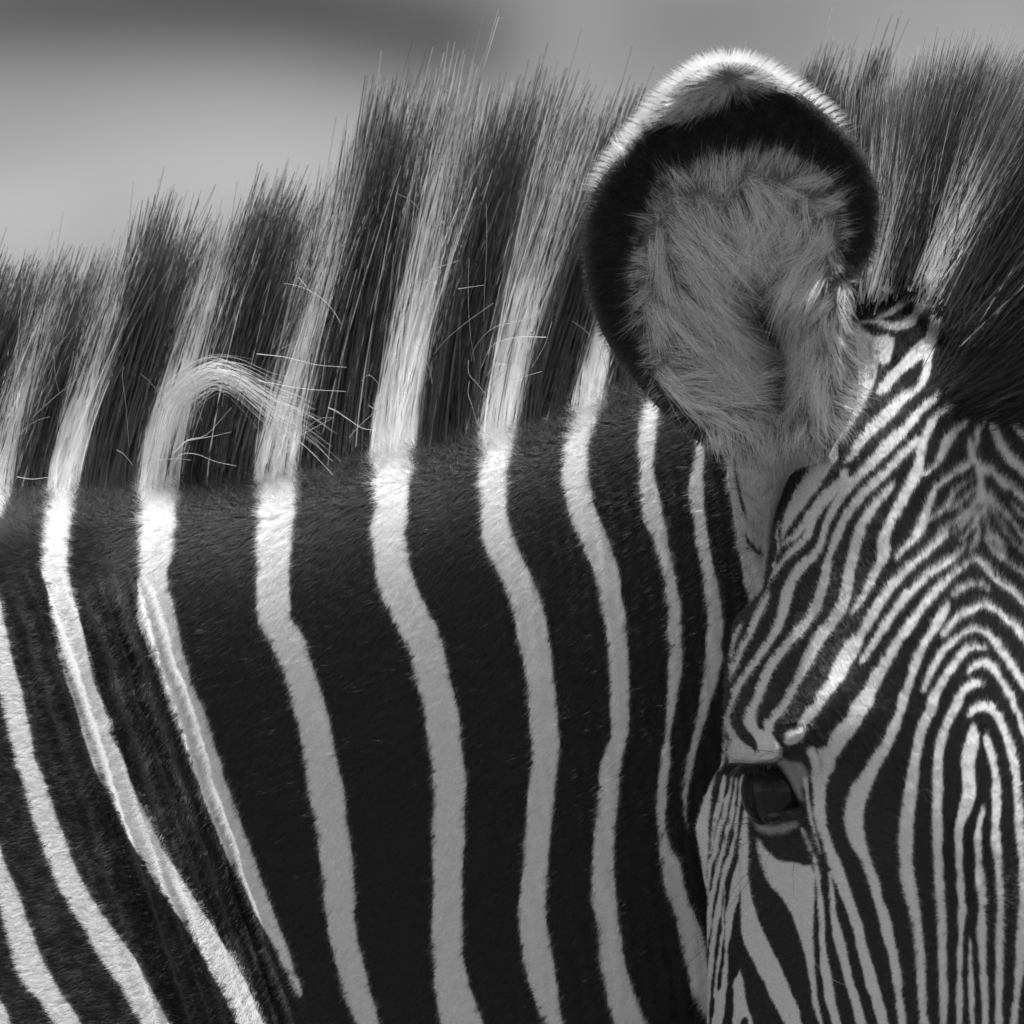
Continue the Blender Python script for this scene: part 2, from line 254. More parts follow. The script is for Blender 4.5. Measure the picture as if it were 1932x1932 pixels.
paint(head, poly_sd(fold2), 0.95, 3)
he(('L1', [(690,1500,1600),(800,1540,1640),(900,1560,1675),(1000,1550,1750),(1100,1560,1735),(1200,1565,1725),(1300,1570,1725),(1400,1580,1725),(1500,1590,1735),(1600,1620,1745),(1700,1650,1770),(1800,1680,1795)]), ('H2', [(935,770,828),(1000,785,860),(1100,825,900),(1200,865,935),(1300,905,970),(1400,935,1000),(1500,960,1020),(1600,985,1050),(1700,1005,1080),(1800,1045,1105),(1932,1075,1145),(2100,1110,1180)]))
paint(head, poly_sd(tp('L1', [(1130,850),(1200,790),(1300,830),(1420,830),(1480,900),(1540,1000),(1480,1050),(1440,1150),(1460,1300),(1400,1290),(1330,1170),(1270,1040),(1190,920)])), .36, 8)
hw(('L1', [(1485,1040,80),(1500,1200,50),(1520,1350,45),(1545,1500,50),(1580,1650,40),(1620,1800,40),(1660,1932,18)]), tone=.85)
he(('H2', [(1050,785,800),(1150,795,820),(1250,800,830),(1350,810,850),(1450,825,880),(1550,850,905),(1650,880,925),(1750,905,960),(1850,935,985),(1932,950,1010),(2100,985,1040)]))
hw(('L1', [(1440,1640,40),(1490,1760,60),(1530,1880,60)]), tone=.6, soft=4)
he(('L2', [(-100,1545,1600),(0,1570,1630),(150,1600,1660),(300,1610,1670),(450,1630,1690),(600,1640,1700),(750,1650,1710),(900,1655,1715),(1050,1660,1735),(1150,1665,1750),(1250,1665,1770),(1350,1685,1790),(1450,1700,1810),(1600,1715,1835),(1750,1750,1865),(1932,1810,1910),(2150,1880,1980)]))
patch = tp('L2', [(880,-320),(890,-230),(905,-129),(940,0),(970,100),(1020,200),(1070,280),(1140,350),(1220,450),(1280,550),(1330,650),(1370,750),(1400,850),(1435,950),(1470,1050),(1500,1200),(1530,1350),(1545,1450),(1555,1550),(1560,1680),(1600,1800),(1660,1932),(1730,2150),(1770,2150),(1690,1932),(1665,1800),(1640,1700),(1610,1550),(1605,1400),(1590,1250),(1580,1100),(1570,900),(1570,700),(1580,500),(1590,400),(1595,250),(1585,100),(1550,0),(1450,20),(1400,0),(1250,-20),(1120,-60),(1050,-129),(1000,-171),(930,-270)])
paint(head, poly_sd(patch), .97, 3)
he(('L1', [(1370,748,772),(1450,728,785),(1500,720,785),(1600,700,785),(1700,690,785),(1800,685,785),(1932,680,785)]), ('L2', [(0,692,780),(150,692,790),(250,692,797),(350,692,820),(440,692,845),(550,695,875),(700,695,910),(830,705,965),(950,745,1025),(1050,785,1080),(1150,830,1125),(1250,880,1185),(1350,935,1225),(1450,990,1270),(1550,1035,1310),(1650,1080,1360),(1750,1130,1400),(1850,1190,1430),(1932,1240,1450),(2150,1370,1560)]))
he(('L2', [(-60,668,688),(0,655,688),(100,620,690),(200,590,690),(300,575,690),(400,555,685),(480,545,660),(600,515,620),(700,510,600),(800,510,585),(900,510,570),(1000,505,550),(1100,505,545),(1200,500,545),(1300,475,545),(1400,465,535),(1500,455,530),(1600,400,520),(1700,385,505),(1800,380,495),(1932,360,470),(2150,340,450)]))
he(('L2', [(1280,680,687),(1350,665,710),(1450,620,730),(1600,610,755),(1750,610,785),(1850,605,820),(1932,605,845),(2150,600,900)]))
hb(('L2', [(745,1880,50),(740,1950,90),(740,2150,100)]))
he(('L1', [(270,470,500),(400,425,500),(500,390,500),(600,355,490),(700,330,460),(800,300,420),(900,265,400),(1000,240,380),(1100,215,365),(1200,190,345),(1300,150,330),(1450,140,320),(1600,145,315),(1750,155,310),(1932,190,305)]), ('L2', [(0,220,287),(130,235,285),(280,265,290)]))
he(('L1', [(570,505,548),(680,480,535),(780,460,510),(860,448,485),(920,440,455)]))
he(('L1', [(1010,475,525),(1100,460,520),(1200,450,500),(1300,430,480),(1400,400,450),(1500,370,430),(1600,350,400),(1700,345,380),(1850,335,360),(1932,325,345)]))
he(('L1', [(1010,575,607),(1100,560,600),(1200,540,590),(1300,505,560),(1400,490,540),(1500,470,520),(1600,420,480),(1700,395,455),(1800,380,440),(1932,360,415)]), ('L2', [(0,300,350),(150,300,335),(270,285,320),(390,292,310)]))
he(('L1', [(1030,632,660),(1150,615,660),(1250,600,645),(1350,585,630),(1450,570,620),(1550,550,600),(1650,510,560),(1750,495,545),(1850,470,520),(1932,455,500)]), ('L2', [(0,400,450),(100,395,440),(200,360,415),(300,350,405),(400,305,385),(500,300,370),(600,285,355),(700,285,345),(800,280,330),(900,275,310),(1000,275,300),(1060,276,284)]))
he(('L1', [(990,708,745),(1100,675,740),(1200,670,730),(1280,665,710),(1400,655,690),(1500,640,675),(1600,620,665),(1700,615,655),(1800,590,630),(1932,560,605)]), ('L2', [(0,500,572),(150,470,522),(300,445,490),(400,415,480),(500,400,475),(600,385,460),(700,370,430),(800,355,415),(900,345,405),(1000,325,390),(1100,315,380),(1200,305,375),(1300,295,360),(1400,290,340),(1500,282,332),(1700,272,322),(1932,285,306),(2150,290,305)]))
he(('L2', [(280,497,512),(450,490,508),(600,480,500),(700,470,500),(800,475,505),(900,450,490),(1000,440,475),(1100,425,465),(1200,410,450),(1300,400,435),(1400,390,425),(1500,385,412),(1600,375,410)]))
lid = tp('L1', [(740,980),(755,1100),(790,1250),(840,1380),(880,1500),(960,1560),(1100,1580),(1250,1550),(1420,1500),(1470,1400),(1420,1290),(1340,1170),(1280,1050),(1200,920),(1130,856),(1000,846),(850,858),(780,900)])
paint(head, poly_sd(lid), 0.02, 4)
hw(('L1', [(755,1150,40),(790,1300,45),(835,1450,40)]), tone=.4, soft=5)
hw(('L1', [(850,1510,50),(920,1610,90),(1050,1645,90),(1200,1635,90),(1350,1585,60)]), tone=.34, soft=9)
eye_open = catmull(tp('L1', [(790,1000),(830,915),(930,868),(1050,858),(1130,880),(1200,940),(1290,1070),(1345,1190),(1400,1300),(1425,1372),(1370,1392),(1250,1398),(1100,1402),(1000,1385),(930,1325),(860,1220),(805,1090),(790,1000)]), 3)
# mirror the coat over the middle of the face for the half outside the frame
MID = 1850
xs = np.arange(CW) + X0
src = np.clip(2 * MID - xs, X0, X0 + CW - 1) - X0
far = xs > 1960
head[:, far] = head[:, src[far].astype(int)]

# ------------------------------------------------------------------ neck and shoulder form
CREST = np.array([(-320,935),(-60,925),(0,918),(100,918),(200,920),(300,915),(400,905),(500,898),(600,878),(700,852),(800,836),(850,830),(900,815),(1000,798),(1100,762),(1200,716),(1400,640),(1640,570),(1800,560)], float)
def crest(px): return np.interp(px, CREST[:, 0], CREST[:, 1])
YC = 0.150
CWX = noise2(CH, CW, 60, 21)
C1 = noise2(CH, CW, 14, 41); C2 = noise2(CH, CW, 5, 42); C3 = noise2(CH, CW, 60, 43); C4 = noise2(CH, CW, 3.4, 44)
def neck_t(px, py):
    h = (py - crest(px)) * S
    Tm = np.interp(px, [-320, 0, 300, 800, 1300, 1800], [.108, .100, .094, .086, .078, .072])
    h0 = np.interp(px, [0, 600, 1200], [.040, .046, .038])
    t = 0.016 + (Tm - 0.016) * (1 - np.exp(-np.maximum(h + .012, 0) / h0))
    d = ((px - 172) * -0.95 + (py - 1054) * 0.3126)      # shoulder swells in front of this line
    t = t - .15 * .03 * np.log1p(np.exp(np.clip((h - .06) / .03, -30, 30))) * (1 - smooth01((d + 60) / 120.))
    d2 = ((px - 200) * -0.93 + (py - 1054) * 0.36)
    t = t + 0.50 * S * 26 * np.log1p(np.exp(np.clip((d2 + 20) / 26, -30, 30))) * smooth01(h / .05 + .25)
    # loose folds of skin
    wob = bilinear(CWX, px, py)
    v = smooth01((h - .035) / .05)
    dd = d + wob * 9
    dd = d + wob * 5
    m1 = smooth01((dd + 130) / 60) * smooth01((190 - dd) / 90)
    t = t + v * m1 * 0.0013 * (np.sin(dd / 5.0) + .4 * np.sin(dd / 3.3 + 1.3)) * (1 + .4 * bilinear(C3, px, py))
    m2 = smooth01((px - 850) / 250)
    t = t + v * m2 * 0.00022 * np.sin((px - .12 * (py - 1300) + wob * 7) / 4.6)
    return t
def neck_y(px, py): return YC - neck_t(px, py)

def grid_faces(nr, nc, wrap=True):
    r = np.arange(nr - 1)[:, None]; c = np.arange(nc if wrap else nc - 1)[None, :]
    c2 = (c + 1) % nc
    return np.stack([r * nc + c, r * nc + c2, (r + 1) * nc + c2, (r + 1) * nc + c], -1).reshape(-1, 4)

def make_mesh(name, V, F4, extra=None, attrs=None, smooth=True):
    me = bpy.data.meshes.new(name)
    F4 = np.asarray(F4, np.int32)
    loops = F4.ravel(); starts = np.arange(len(F4)) * 4; tot = np.full(len(F4), 4)
    if extra is not None and len(extra):
        for e in extra:
            starts = np.append(starts, len(loops)); tot = np.append(tot, len(e)); loops = np.concatenate([loops, e])
    me.vertices.add(len(V)); me.vertices.foreach_set('co', np.asarray(V, np.float32).ravel())
    me.loops.add(len(loops)); me.loops.foreach_set('vertex_index', loops.astype(np.int32))
    me.polygons.add(len(starts)); me.polygons.foreach_set('loop_start', starts.astype(np.int32))
    me.polygons.foreach_set('use_smooth', np.full(len(starts), smooth))
    if attrs:
        for k, v in attrs.items():
            a = me.attributes.new(k, 'FLOAT', 'POINT'); a.data.foreach_set('value', np.asarray(v, np.float32))
    me.update(); me.validate()
    return me

def build_neck():
    px = np.concatenate([np.arange(-300, -40, 14.), np.arange(-40, 1480, 3.2), np.arange(1480, 1800, 12.)])
    hh = np.concatenate([np.linspace(-42, 0, 8)[:-1], np.arange(0, 1120, 3.2), np.linspace(1125, 1700, 30)])
    hb_ = np.linspace(1700, -42, 60)[1:-1]
    n1, n2 = len(hh), len(hb_)
    H = np.concatenate([hh, hb_])
    PX = np.repeat(px[:, None], n1 + n2, 1); PY = crest(PX) + H[None, :]
    t = neck_t(PX, PY)
    top = np.sqrt(np.clip(1 - (np.clip(-H / 42., 0, 1)) ** 2, 0, 1))
    bot = np.sqrt(np.clip(1 - (np.clip((H - 1150) / 550., 0, 1)) ** 2, 0, 1))
    t = t * (top * bot)[None, :]
    sgn = np.concatenate([-np.ones(n1), np.ones(n2)])[None, :]
    tb = np.minimum(t, .115)
    y = YC + np.where(sgn < 0, -t, tb)
    V = W3(PX, PY, y).reshape(-1, 3)
    nc = n1 + n2
    F = grid_faces(len(px), nc)
    ext = [np.arange(nc)[::-1], (len(px) - 1) * nc + np.arange(nc)]
    tone = bilinear(neck, PX, np.minimum(PY, 2290)).ravel()
    return V, F, ext, tone

# ------------------------------------------------------------------ head form
HL = np.array([(520,1650),(560,1622),(640,1606),(720,1590),(800,1540),(880,1482),(980,1462),(1050,1450),(1110,1440),(1170,1386),(1260,1369),(1330,1366),(1400,1366),(1440,1360),(1500,1330),(1560,1312),(1620,1321),(1690,1333),(1800,1334),(1932,1334),(2100,1345)], float)
def head_left(py): return np.interp(py, HL[:, 0], HL[:, 1])
G = np.array([(1640,560,60),(1720,560,110),(1820,560,120),(1950,560,100),
 (1640,700,150),(1720,700,225),(1850,700,255),(2050,700,200),
 (1500,850,110),(1600,850,235),(1690,850,300),(1850,850,318),(2080,850,250),
 (1480,1000,120),(1560,1000,205),(1650,1000,328),(1750,1000,350),(1850,1000,362),(2080,1000,290),
 (1450,1150,110),(1520,1150,190),(1590,1150,308),(1650,1150,372),(1850,1150,408),(2100,1150,325),
 (1410,1290,140),(1480,1290,230),(1540,1300,355),(1650,1300,416),(1850,1300,452),(2120,1300,340),
 (1395,1380,215),(1450,1385,262),(1500,1390,335),(1560,1400,392),(1700,1400,445),(1850,1400,474),(2120,1400,345),
 (1395,1470,130),(1440,1480,190),(1500,1480,262),(1560,1480,345),(1700,1480,448),(1850,1480,486),(2120,1480,350),
 (1350,1560,60),(1400,1560,130),(1450,1570,195),(1520,1560,282),(1600,1560,368),(1700,1560,448),(1850,1560,494),(2110,1560,355),
 (1370,1700,100),(1450,1700,210),(1550,1700,320),(1650,1700,402),(1750,1700,456),(1850,1700,486),(2100,1700,370),
 (1370,1932,100),(1450,1932,195),(1550,1932,295),(1680,1932,390),(1850,1932,440),(2090,1932,330),
 (1380,2120,100),(1480,2120,210),(1680,2120,350),(1850,2120,385),(2080,2120,300)], float)
def rbf_fit(G, lam=60.0):
    P = G[:, :2] / 300.; n = len(P)
    r = np.hypot(P[:, None, 0] - P[None, :, 0], P[:, None, 1] - P[None, :, 1])
    K = np.where(r > 0, r * r * np.log(r + 1e-12), 0) + np.eye(n) * lam / 30000.
    A = np.zeros((n + 3, n + 3)); A[:n, :n] = K; A[:n, n] = 1; A[:n, n + 1:] = P; A[n, :n] = 1; A[n + 1:, :n] = P.T
    b = np.zeros(n + 3); b[:n] = G[:, 2]
    return np.linalg.solve(A, b), P
RW, RP = rbf_fit(G)
def rbf_eval(px, py):
    x = px / 300.; y = py / 300.; n = len(RP)
    out = RW[n] + RW[n + 1] * x + RW[n + 2] * y
    for i in range(n):
        r2 = (x - RP[i, 0]) ** 2 + (y - RP[i, 1]) ** 2
        out = out + RW[i] * 0.5 * r2 * np.log(r2 + 1e-12)
    return out
HX0, HY0, HST = 1290, 500, 2.0
hgx = np.arange(HX0, 2330, HST); hgy = np.arange(HY0, 2180, HST)
GX, GY = np.meshgrid(hgx, hgy)
g6x, g6y = np.meshgrid(np.arange(HX0, 2340, 10.), np.arange(HY0, 2190, 10.))
g6 = rbf_eval(g6x, g6y)
def up(C, x0, y0, st, px, py):
    x = np.clip((px - x0) / st, 0, C.shape[1] - 1.001); y = np.clip((py - y0) / st, 0, C.shape[0] - 1.001)
    ix = x.astype(int); iy = y.astype(int); fx = x - ix; fy = y - iy
    return (C[iy, ix] * (1 - fx) + C[iy, ix + 1] * fx) * (1 - fy) + (C[iy + 1, ix] * (1 - fx) + C[iy + 1, ix + 1] * fx) * fy
base_f = up(g6, HX0, HY0, 10., GX, GY)
# edges of the face
xl = head_left(GY); xr = np.full_like(xl, 2235.)
dl = np.clip((GX - xl) / 75., 0, 1); dr = np.clip((xr - GX) / 150., 0, 1)
prof = np.sqrt(np.clip(1 - (1 - dl) ** 2, 0, 1)) * np.sqrt(np.clip(1 - (1 - dr) ** 2, 0, 1))
YT = np.interp(GX, [1290, 1640, 1700, 1780, 1850, 2000, 2330], [540, 540, 535, 600, 640, 650, 650])
dt = np.clip((GY - YT) / 90., 0, 1); prof = prof * np.sqrt(np.clip(1 - (1 - dt) ** 2, 0, 1))
F_ = np.maximum(base_f, 20) * prof
def full_sd(poly):
    sd, (a0, a1, b0, b1) = poly_sd(poly, 60)
    C = np.full((CH, CW), -60., np.float32); C[b0:b1, a0:a1] = sd
    return C
def add_bump(pts, h):                    # pts rows x, y, full width; raised (or sunk) soft ridge along a line
    global F_
    P = catmull(pts, 4)
    best = np.zeros_like(F_)
    for i in range(len(P) - 1):
        p, q = P[i], P[i + 1]; vx, vy = q[:2] - p[:2]; L2 = vx * vx + vy * vy + 1e-9
        R = max(p[2], q[2]) * 2
        m = (GX > min(p[0], q[0]) - R) & (GX < max(p[0], q[0]) + R) & (GY > min(p[1], q[1]) - R) & (GY < max(p[1], q[1]) + R)
        gx = GX[m]; gy = GY[m]
        t = np.clip(((gx - p[0]) * vx + (gy - p[1]) * vy) / L2, 0, 1)
        d = np.hypot(gx - p[0] - t * vx, gy - p[1] - t * vy); wd = (p[2] + (q[2] - p[2]) * t) / 2
        best[m] = np.maximum(best[m], np.exp(-(d / wd) ** 2))
    F_ = F_ + h * best
sd_brow = bilinear(full_sd(brow), GX, GY)
F_ += 34 * smooth01((sd_brow + 3) / 9.) * smooth01((GY - 1372) / 55.)            # brow hangs over the eye
F_ -= 26 * np.exp(-(((GX - 1462) / 62.) ** 2 + ((GY - 1495) / 60.) ** 2))          # socket
sd_eye_c = full_sd(eye_open)
sd_eye = bilinear(sd_eye_c, GX, GY)
F_ += 11 * np.exp(-((sd_eye + 7) / 5.5) ** 2)                                        # lid rim
F_ += 9 * np.exp(-((sd_eye + 24) / 7.) ** 2) * smooth01((GY - 1490) / 40.)           # second fold under the eye
F_ -= 95 * smooth01((sd_eye - 0.5) / 5.)
add_bump(tp('L1', [(1290,525,150),(1420,480,150)]), 24)
add_bump(tp('L1', [(1290,405,40),(1400,385,40),(1540,410,40)]), -8)
add_bump(tp('L1', [(1480,440,70),(1600,560,70),(1700,660,60)]), 9)
add_bump(tp('L1', [(1580,400,60),(1700,520,60),(1780,600,60)]), 9)
add_bump(tp('L1', [(1540,690,70),(1610,820,80),(1620,950,70)]), 13)
add_bump(tp('L1', [(1690,690,70),(1770,820,80),(1780,940,70)]), 12)
add_bump(tp('L1', [(1640,640,30),(1680,800,36),(1700,960,30)]), -5)
add_bump(tp('L1', [(1250,640,60),(1330,720,90),(1400,700,60)]), 7)
add_bump(tp('L1', [(1530,1020,26),(1560,1300,30),(1600,1560,30),(1660,1780,30),(1720,1960,26)]), -5)
add_bump(tp('L1', [(1440,1100,40),(1480,1350,40),(1540,1600,40)]), 3)
add_bump([(1700,790,70),(1680,900,80),(1652,1040,90),(1610,1180,95),(1560,1290,90),(1520,1370,70)], 9)
for k, o in enumerate((430, 520, 610, 660)):                                          # folds of the cheek
    add_bump(tp('L1', [(o + 60, 1060, 30), (o - 20, 1400, 32), (o - 140, 1932, 30)]), -4)
SK = noise2(len(hgy), len(hgx), 9, 33)
F_ += SK * 0.7 * prof
def head_f(px, py): return up(F_, HX0, HY0, HST, px, py)
YH = 0.02
def head_y(px, py): return YH - head_f(px, py) * S

def build_head():
    py = np.concatenate([np.arange(536, 1990, 2.4), np.arange(1990, 2160, 8.)])
    u = np.concatenate([np.linspace(0, .06, 22)[:-1], np.linspace(.06, .72, 250)[:-1], np.linspace(.72, 1, 46)])
    xl = head_left(py)[:, None]; xr = 2235.
    PXf = xl + (xr - xl) * u[None, :]
    def rows(X):
        yt = np.interp(X, [1290, 1640, 1700, 1780, 1850, 2000, 2330], [540, 540, 535, 600, 640, 650, 650])
        return yt + (py[:, None] - 536) / (2152. - 536) * (2152 - yt)
    PYf = rows(PXf)
    yf = head_y(PXf, PYf)
    ub = np.linspace(1, 0, 50)[1:-1]
    PXb = xl + (xr - xl) * ub[None, :]; PYb = rows(PXb)
    topk = np.sqrt(np.clip(1 - (1 - np.clip((py - 535) / 90., 0, 1)) ** 2, 0, 1))[:, None]
    yb = YH + 0.002 + 0.16 * np.sqrt(np.clip(1 - (2 * ub - 1) ** 2, 0, 1))[None, :] * topk
    PX = np.concatenate([PXf, PXb], 1); PY = np.concatenate([PYf, PYb], 1); Y = np.concatenate([yf, yb], 1)
    nc = PX.shape[1]
    F = grid_faces(len(py), nc)[:, ::-1]
    ext = [np.arange(nc), ((len(py) - 1) * nc + np.arange(nc))[::-1]]
    return W3(PX, PY, Y).reshape(-1, 3), F, ext, bilinear(head, PX, PY).ravel()

# ------------------------------------------------------------------ materials
def new_mat(name):
    m = bpy.data.materials.new(name); m.use_nodes = True; n = m.node_tree; n.nodes.clear()
    return m, n
def tone_color(n, attr, dark, light, noise_scale=300., amount=.25):
    at = n.nodes.new('ShaderNodeAttribute'); at.attribute_name = attr
    mp = n.nodes.new('ShaderNodeMapRange'); mp.inputs[3].default_value = dark; mp.inputs[4].default_value = light
    n.links.new(at.outputs['Fac'], mp.inputs[0])
    return mp.outputs[0]
def skin_mat(name, dark=.012, light=.55):
    m, n = new_mat(name)
    c = tone_color(n, 'tone', dark, light)
    tc = n.nodes.new('ShaderNodeTexCoord'); nz = n.nodes.new('ShaderNodeTexNoise'); nz.inputs['Scale'].default_value = 900; nz.inputs['Detail'].default_value = 4
    n.links.new(tc.outputs['Object'], nz.inputs['Vector'])
    mu = n.nodes.new('ShaderNodeMath'); mu.operation = 'MULTIPLY_ADD'; mu.inputs[1].default_value = .6; mu.inputs[2].default_value = .7
    n.links.new(nz.outputs['Fac'], mu.inputs[0])
    m2 = n.nodes.new('ShaderNodeMath'); m2.operation = 'MULTIPLY'; n.links.new(c, m2.inputs[0]); n.links.new(mu.outputs[0], m2.inputs[1])
    b = n.nodes.new('ShaderNodeBsdfPrincipled'); b.inputs['Roughness'].default_value = .65; b.inputs['Specular IOR Level'].default_value = .25
    bp = n.nodes.new('ShaderNodeBump'); bp.inputs['Strength'].default_value = .35; bp.inputs['Distance'].default_value = .0006
    n.links.new(nz.outputs['Fac'], bp.inputs['Height']); n.links.new(bp.outputs[0], b.inputs['Normal'])
    n.links.new(m2.outputs[0], b.inputs['Base Color'])
    o = n.nodes.new('ShaderNodeOutputMaterial'); n.links.new(b.outputs[0], o.inputs[0])
    return m
def hair_mat(name, dark=.014, light=.86, rough=.32, rad=.45, ior=1.42):
    m, n = new_mat(name)
    c = tone_color(n, 'tone', dark, light)
    h = n.nodes.new('ShaderNodeBsdfHairPrincipled'); h.model = 'CHIANG'; h.parametrization = 'COLOR'
    h.inputs['Roughness'].default_value = rough; h.inputs['Radial Roughness'].default_value = rad
    h.inputs['Coat'].default_value = 0.0; h.inputs['IOR'].default_value = ior
    h.inputs['Random Roughness'].default_value = .2
    n.links.new(c, h.inputs['Color'])
    o = n.nodes.new('ShaderNodeOutputMaterial'); n.links.new(h.outputs[0], o.inputs[0])
    return m
M_skin = skin_mat('coat_skin', .008); M_fur = hair_mat('coat_hair', .007, ior=1.38); M_face = hair_mat('face_hair', .010); M_soft = hair_mat('ear_hair', .004, .992, .4, .7); M_mane = hair_mat('mane_hair', .002, .965, .70, .8, 1.2)  # neck black darker than face black: its weaker skylight is put into the colour

# ------------------------------------------------------------------ objects
def link(name, data, parent=None, mat=None):
    o = bpy.data.objects.new(name, data); col.objects.link(o)
    if parent is not None: o.parent = parent
    if mat is not None: data.materials.append(mat)
    return o

def hair(name, pts, rad, tone, parent, mat):
    """pts (N, K, 3), rad (N, K) or (K,), tone (N,) or (N, K)"""
    N, K, _ = pts.shape
    hc = bpy.data.hair_curves.new(name)
    hc.add_curves([K] * N)
    hc.position_data.foreach_set('vector', np.ascontiguousarray(pts, np.float32).ravel())
    rad = np.broadcast_to(rad, (N, K)); tone = np.asarray(tone); tone = tone[:, None] if tone.ndim == 1 else tone
    tone = np.clip(np.broadcast_to(tone, (N, K)), 0, 1)
    a = hc.attributes.get('radius') or hc.attributes.new('radius', 'FLOAT', 'POINT')
    a.data.foreach_set('value', np.ascontiguousarray(rad, np.float32).ravel())
    a = hc.attributes.new('tone', 'FLOAT', 'POINT'); a.data.foreach_set('value', np.ascontiguousarray(tone, np.float32).ravel())
    o = link(name, hc, parent, mat)
    o['kind'] = 'stuff'
    return o

# ground: one sheet, flat where the animal stands, rising to a grassy slope behind it
def ground_z(y): return np.where(y > 5, .10 * (y - 5) - .5 * (1 - np.exp(-(y - 5) / 5.)), 0)
gx = np.concatenate([np.linspace(-500, -12, 40), np.linspace(-11, 11, 120), np.linspace(12, 500, 40)])
gy = np.concatenate([np.linspace(-200, 4, 40), np.linspace(5, 60, 160), np.linspace(64, 1500, 40)])
GXX, GYY = np.meshgrid(gx, gy)
gz = ground_z(GYY)
# patches of darker and paler grass on the slope, as ground colour
def at_ground(px, py):
    ys = np.linspace(8, 90, 2000); z = CAM_Z + (966 - py) * S * (1 + ys / D)
    i = np.argmax(ground_z(ys) > z); y = ys[i]; return (px - 966) * S * (1 + y / D), y
gt = np.full(GXX.shape, .142)
for (px, py, rx, ry, a) in ((1000,-80,3000,170,-.09),(1500,260,500,60,-.03),(300,0,620,85,-.30),(450,10,260,80,-.12),(-100,60,300,120,-.10),(840,105,170,75,-.34),(1330,75,190,70,-.20),(1060,40,150,70,.16),(1700,60,220,60,.02),(1880,30,150,60,.06),(350,330,420,90,.13),(120,180,200,50,-.06),(600,180,160,40,.0),(20,430,110,45,.26),(560,330,240,60,.10),(1150,170,150,40,.05),(500,250,250,30,-.04),(700,60,300,40,-.10)):
    cx, cy = at_ground(px, py); _, cy1 = at_ground(px, py - ry); k = S * (1 + cy / D)
    gt += .40 * a * np.exp(-((GXX - cx) / (rx * k)) ** 2 - ((GYY - cy) / max(cy1 - cy, .2)) ** 2)
me = make_mesh('ground', np.stack([GXX, GYY, gz], -1).reshape(-1, 3), grid_faces(len(gy), len(gx), False), attrs={'tone': gt.ravel()})
mg, n = new_mat('dry_grass_ground')
c = tone_color(n, 'tone', 0.0, 1.0)
tc = n.nodes.new('ShaderNodeTexCoord'); nz = n.nodes.new('ShaderNodeTexNoise'); nz.inputs['Scale'].default_value = 2.2; nz.inputs['Detail'].default_value = 6
n.links.new(tc.outputs['Object'], nz.inputs['Vector'])
mu = n.nodes.new('ShaderNodeMath'); mu.operation = 'MULTIPLY_ADD'; mu.inputs[1].default_value = .5; mu.inputs[2].default_value = .75
n.links.new(nz.outputs['Fac'], mu.inputs[0])
m2 = n.nodes.new('ShaderNodeMath'); m2.operation = 'MULTIPLY'; n.links.new(c, m2.inputs[0]); n.links.new(mu.outputs[0], m2.inputs[1])
b = n.nodes.new('ShaderNodeBsdfPrincipled'); b.inputs['Roughness'].default_value = .95; n.links.new(m2.outputs[0], b.inputs['Base Color'])
o = n.nodes.new('ShaderNodeOutputMaterial'); n.links.new(b.outputs[0], o.inputs[0])
ground = link('ground', me, None, mg); ground['kind'] = 'structure'

zebra = bpy.data.objects.new('zebra', None); col.objects.link(zebra)
zebra['label'] = 'striped zebra with an upright mane, its head turned to the camera'
zebra['category'] = 'zebra'

# ---- body: neck, shoulder and head as one surface
Vn, Fn, En, tn = build_neck(); Vh, Fh, Eh, th = build_head()
men = make_mesh('neck', Vn, Fn, En, {'tone': tn}); meh = make_mesh('head', Vh, Fh, Eh, {'tone': th})
on = link('body', men, zebra, M_skin)
oh = link('head_tmp', meh, zebra)
md = on.modifiers.new('union', 'BOOLEAN'); md.operation = 'UNION'; md.object = oh
try: md.solver = 'MANIFOLD'
except Exception: pass
dg = bpy.context.evaluated_depsgraph_get()
res = bpy.data.meshes.new_from_object(on.evaluated_get(dg), preserve_all_data_layers=True, depsgraph=dg)
print('BOOL', len(men.vertices), len(meh.vertices), len(res.vertices), [a.name for a in res.attributes])
on.modifiers.clear()
if len(res.vertices) > 0.8 * max(len(men.vertices), len(meh.vertices)) and 'tone' in res.attributes:
    on.data = res; res.name = 'body'
else:
    V = np.vstack([Vn, Vh]); off = len(Vn)
    on.data = make_mesh('body', V, np.vstack([Fn, Fh + off]), list(En) + [e + off for e in Eh], {'tone': np.concatenate([tn, th])})
    on.data.materials.append(M_skin)
bpy.data.objects.remove(oh)
on.data.polygons.foreach_set('use_smooth', np.full(len(on.data.polygons), True))
body = on

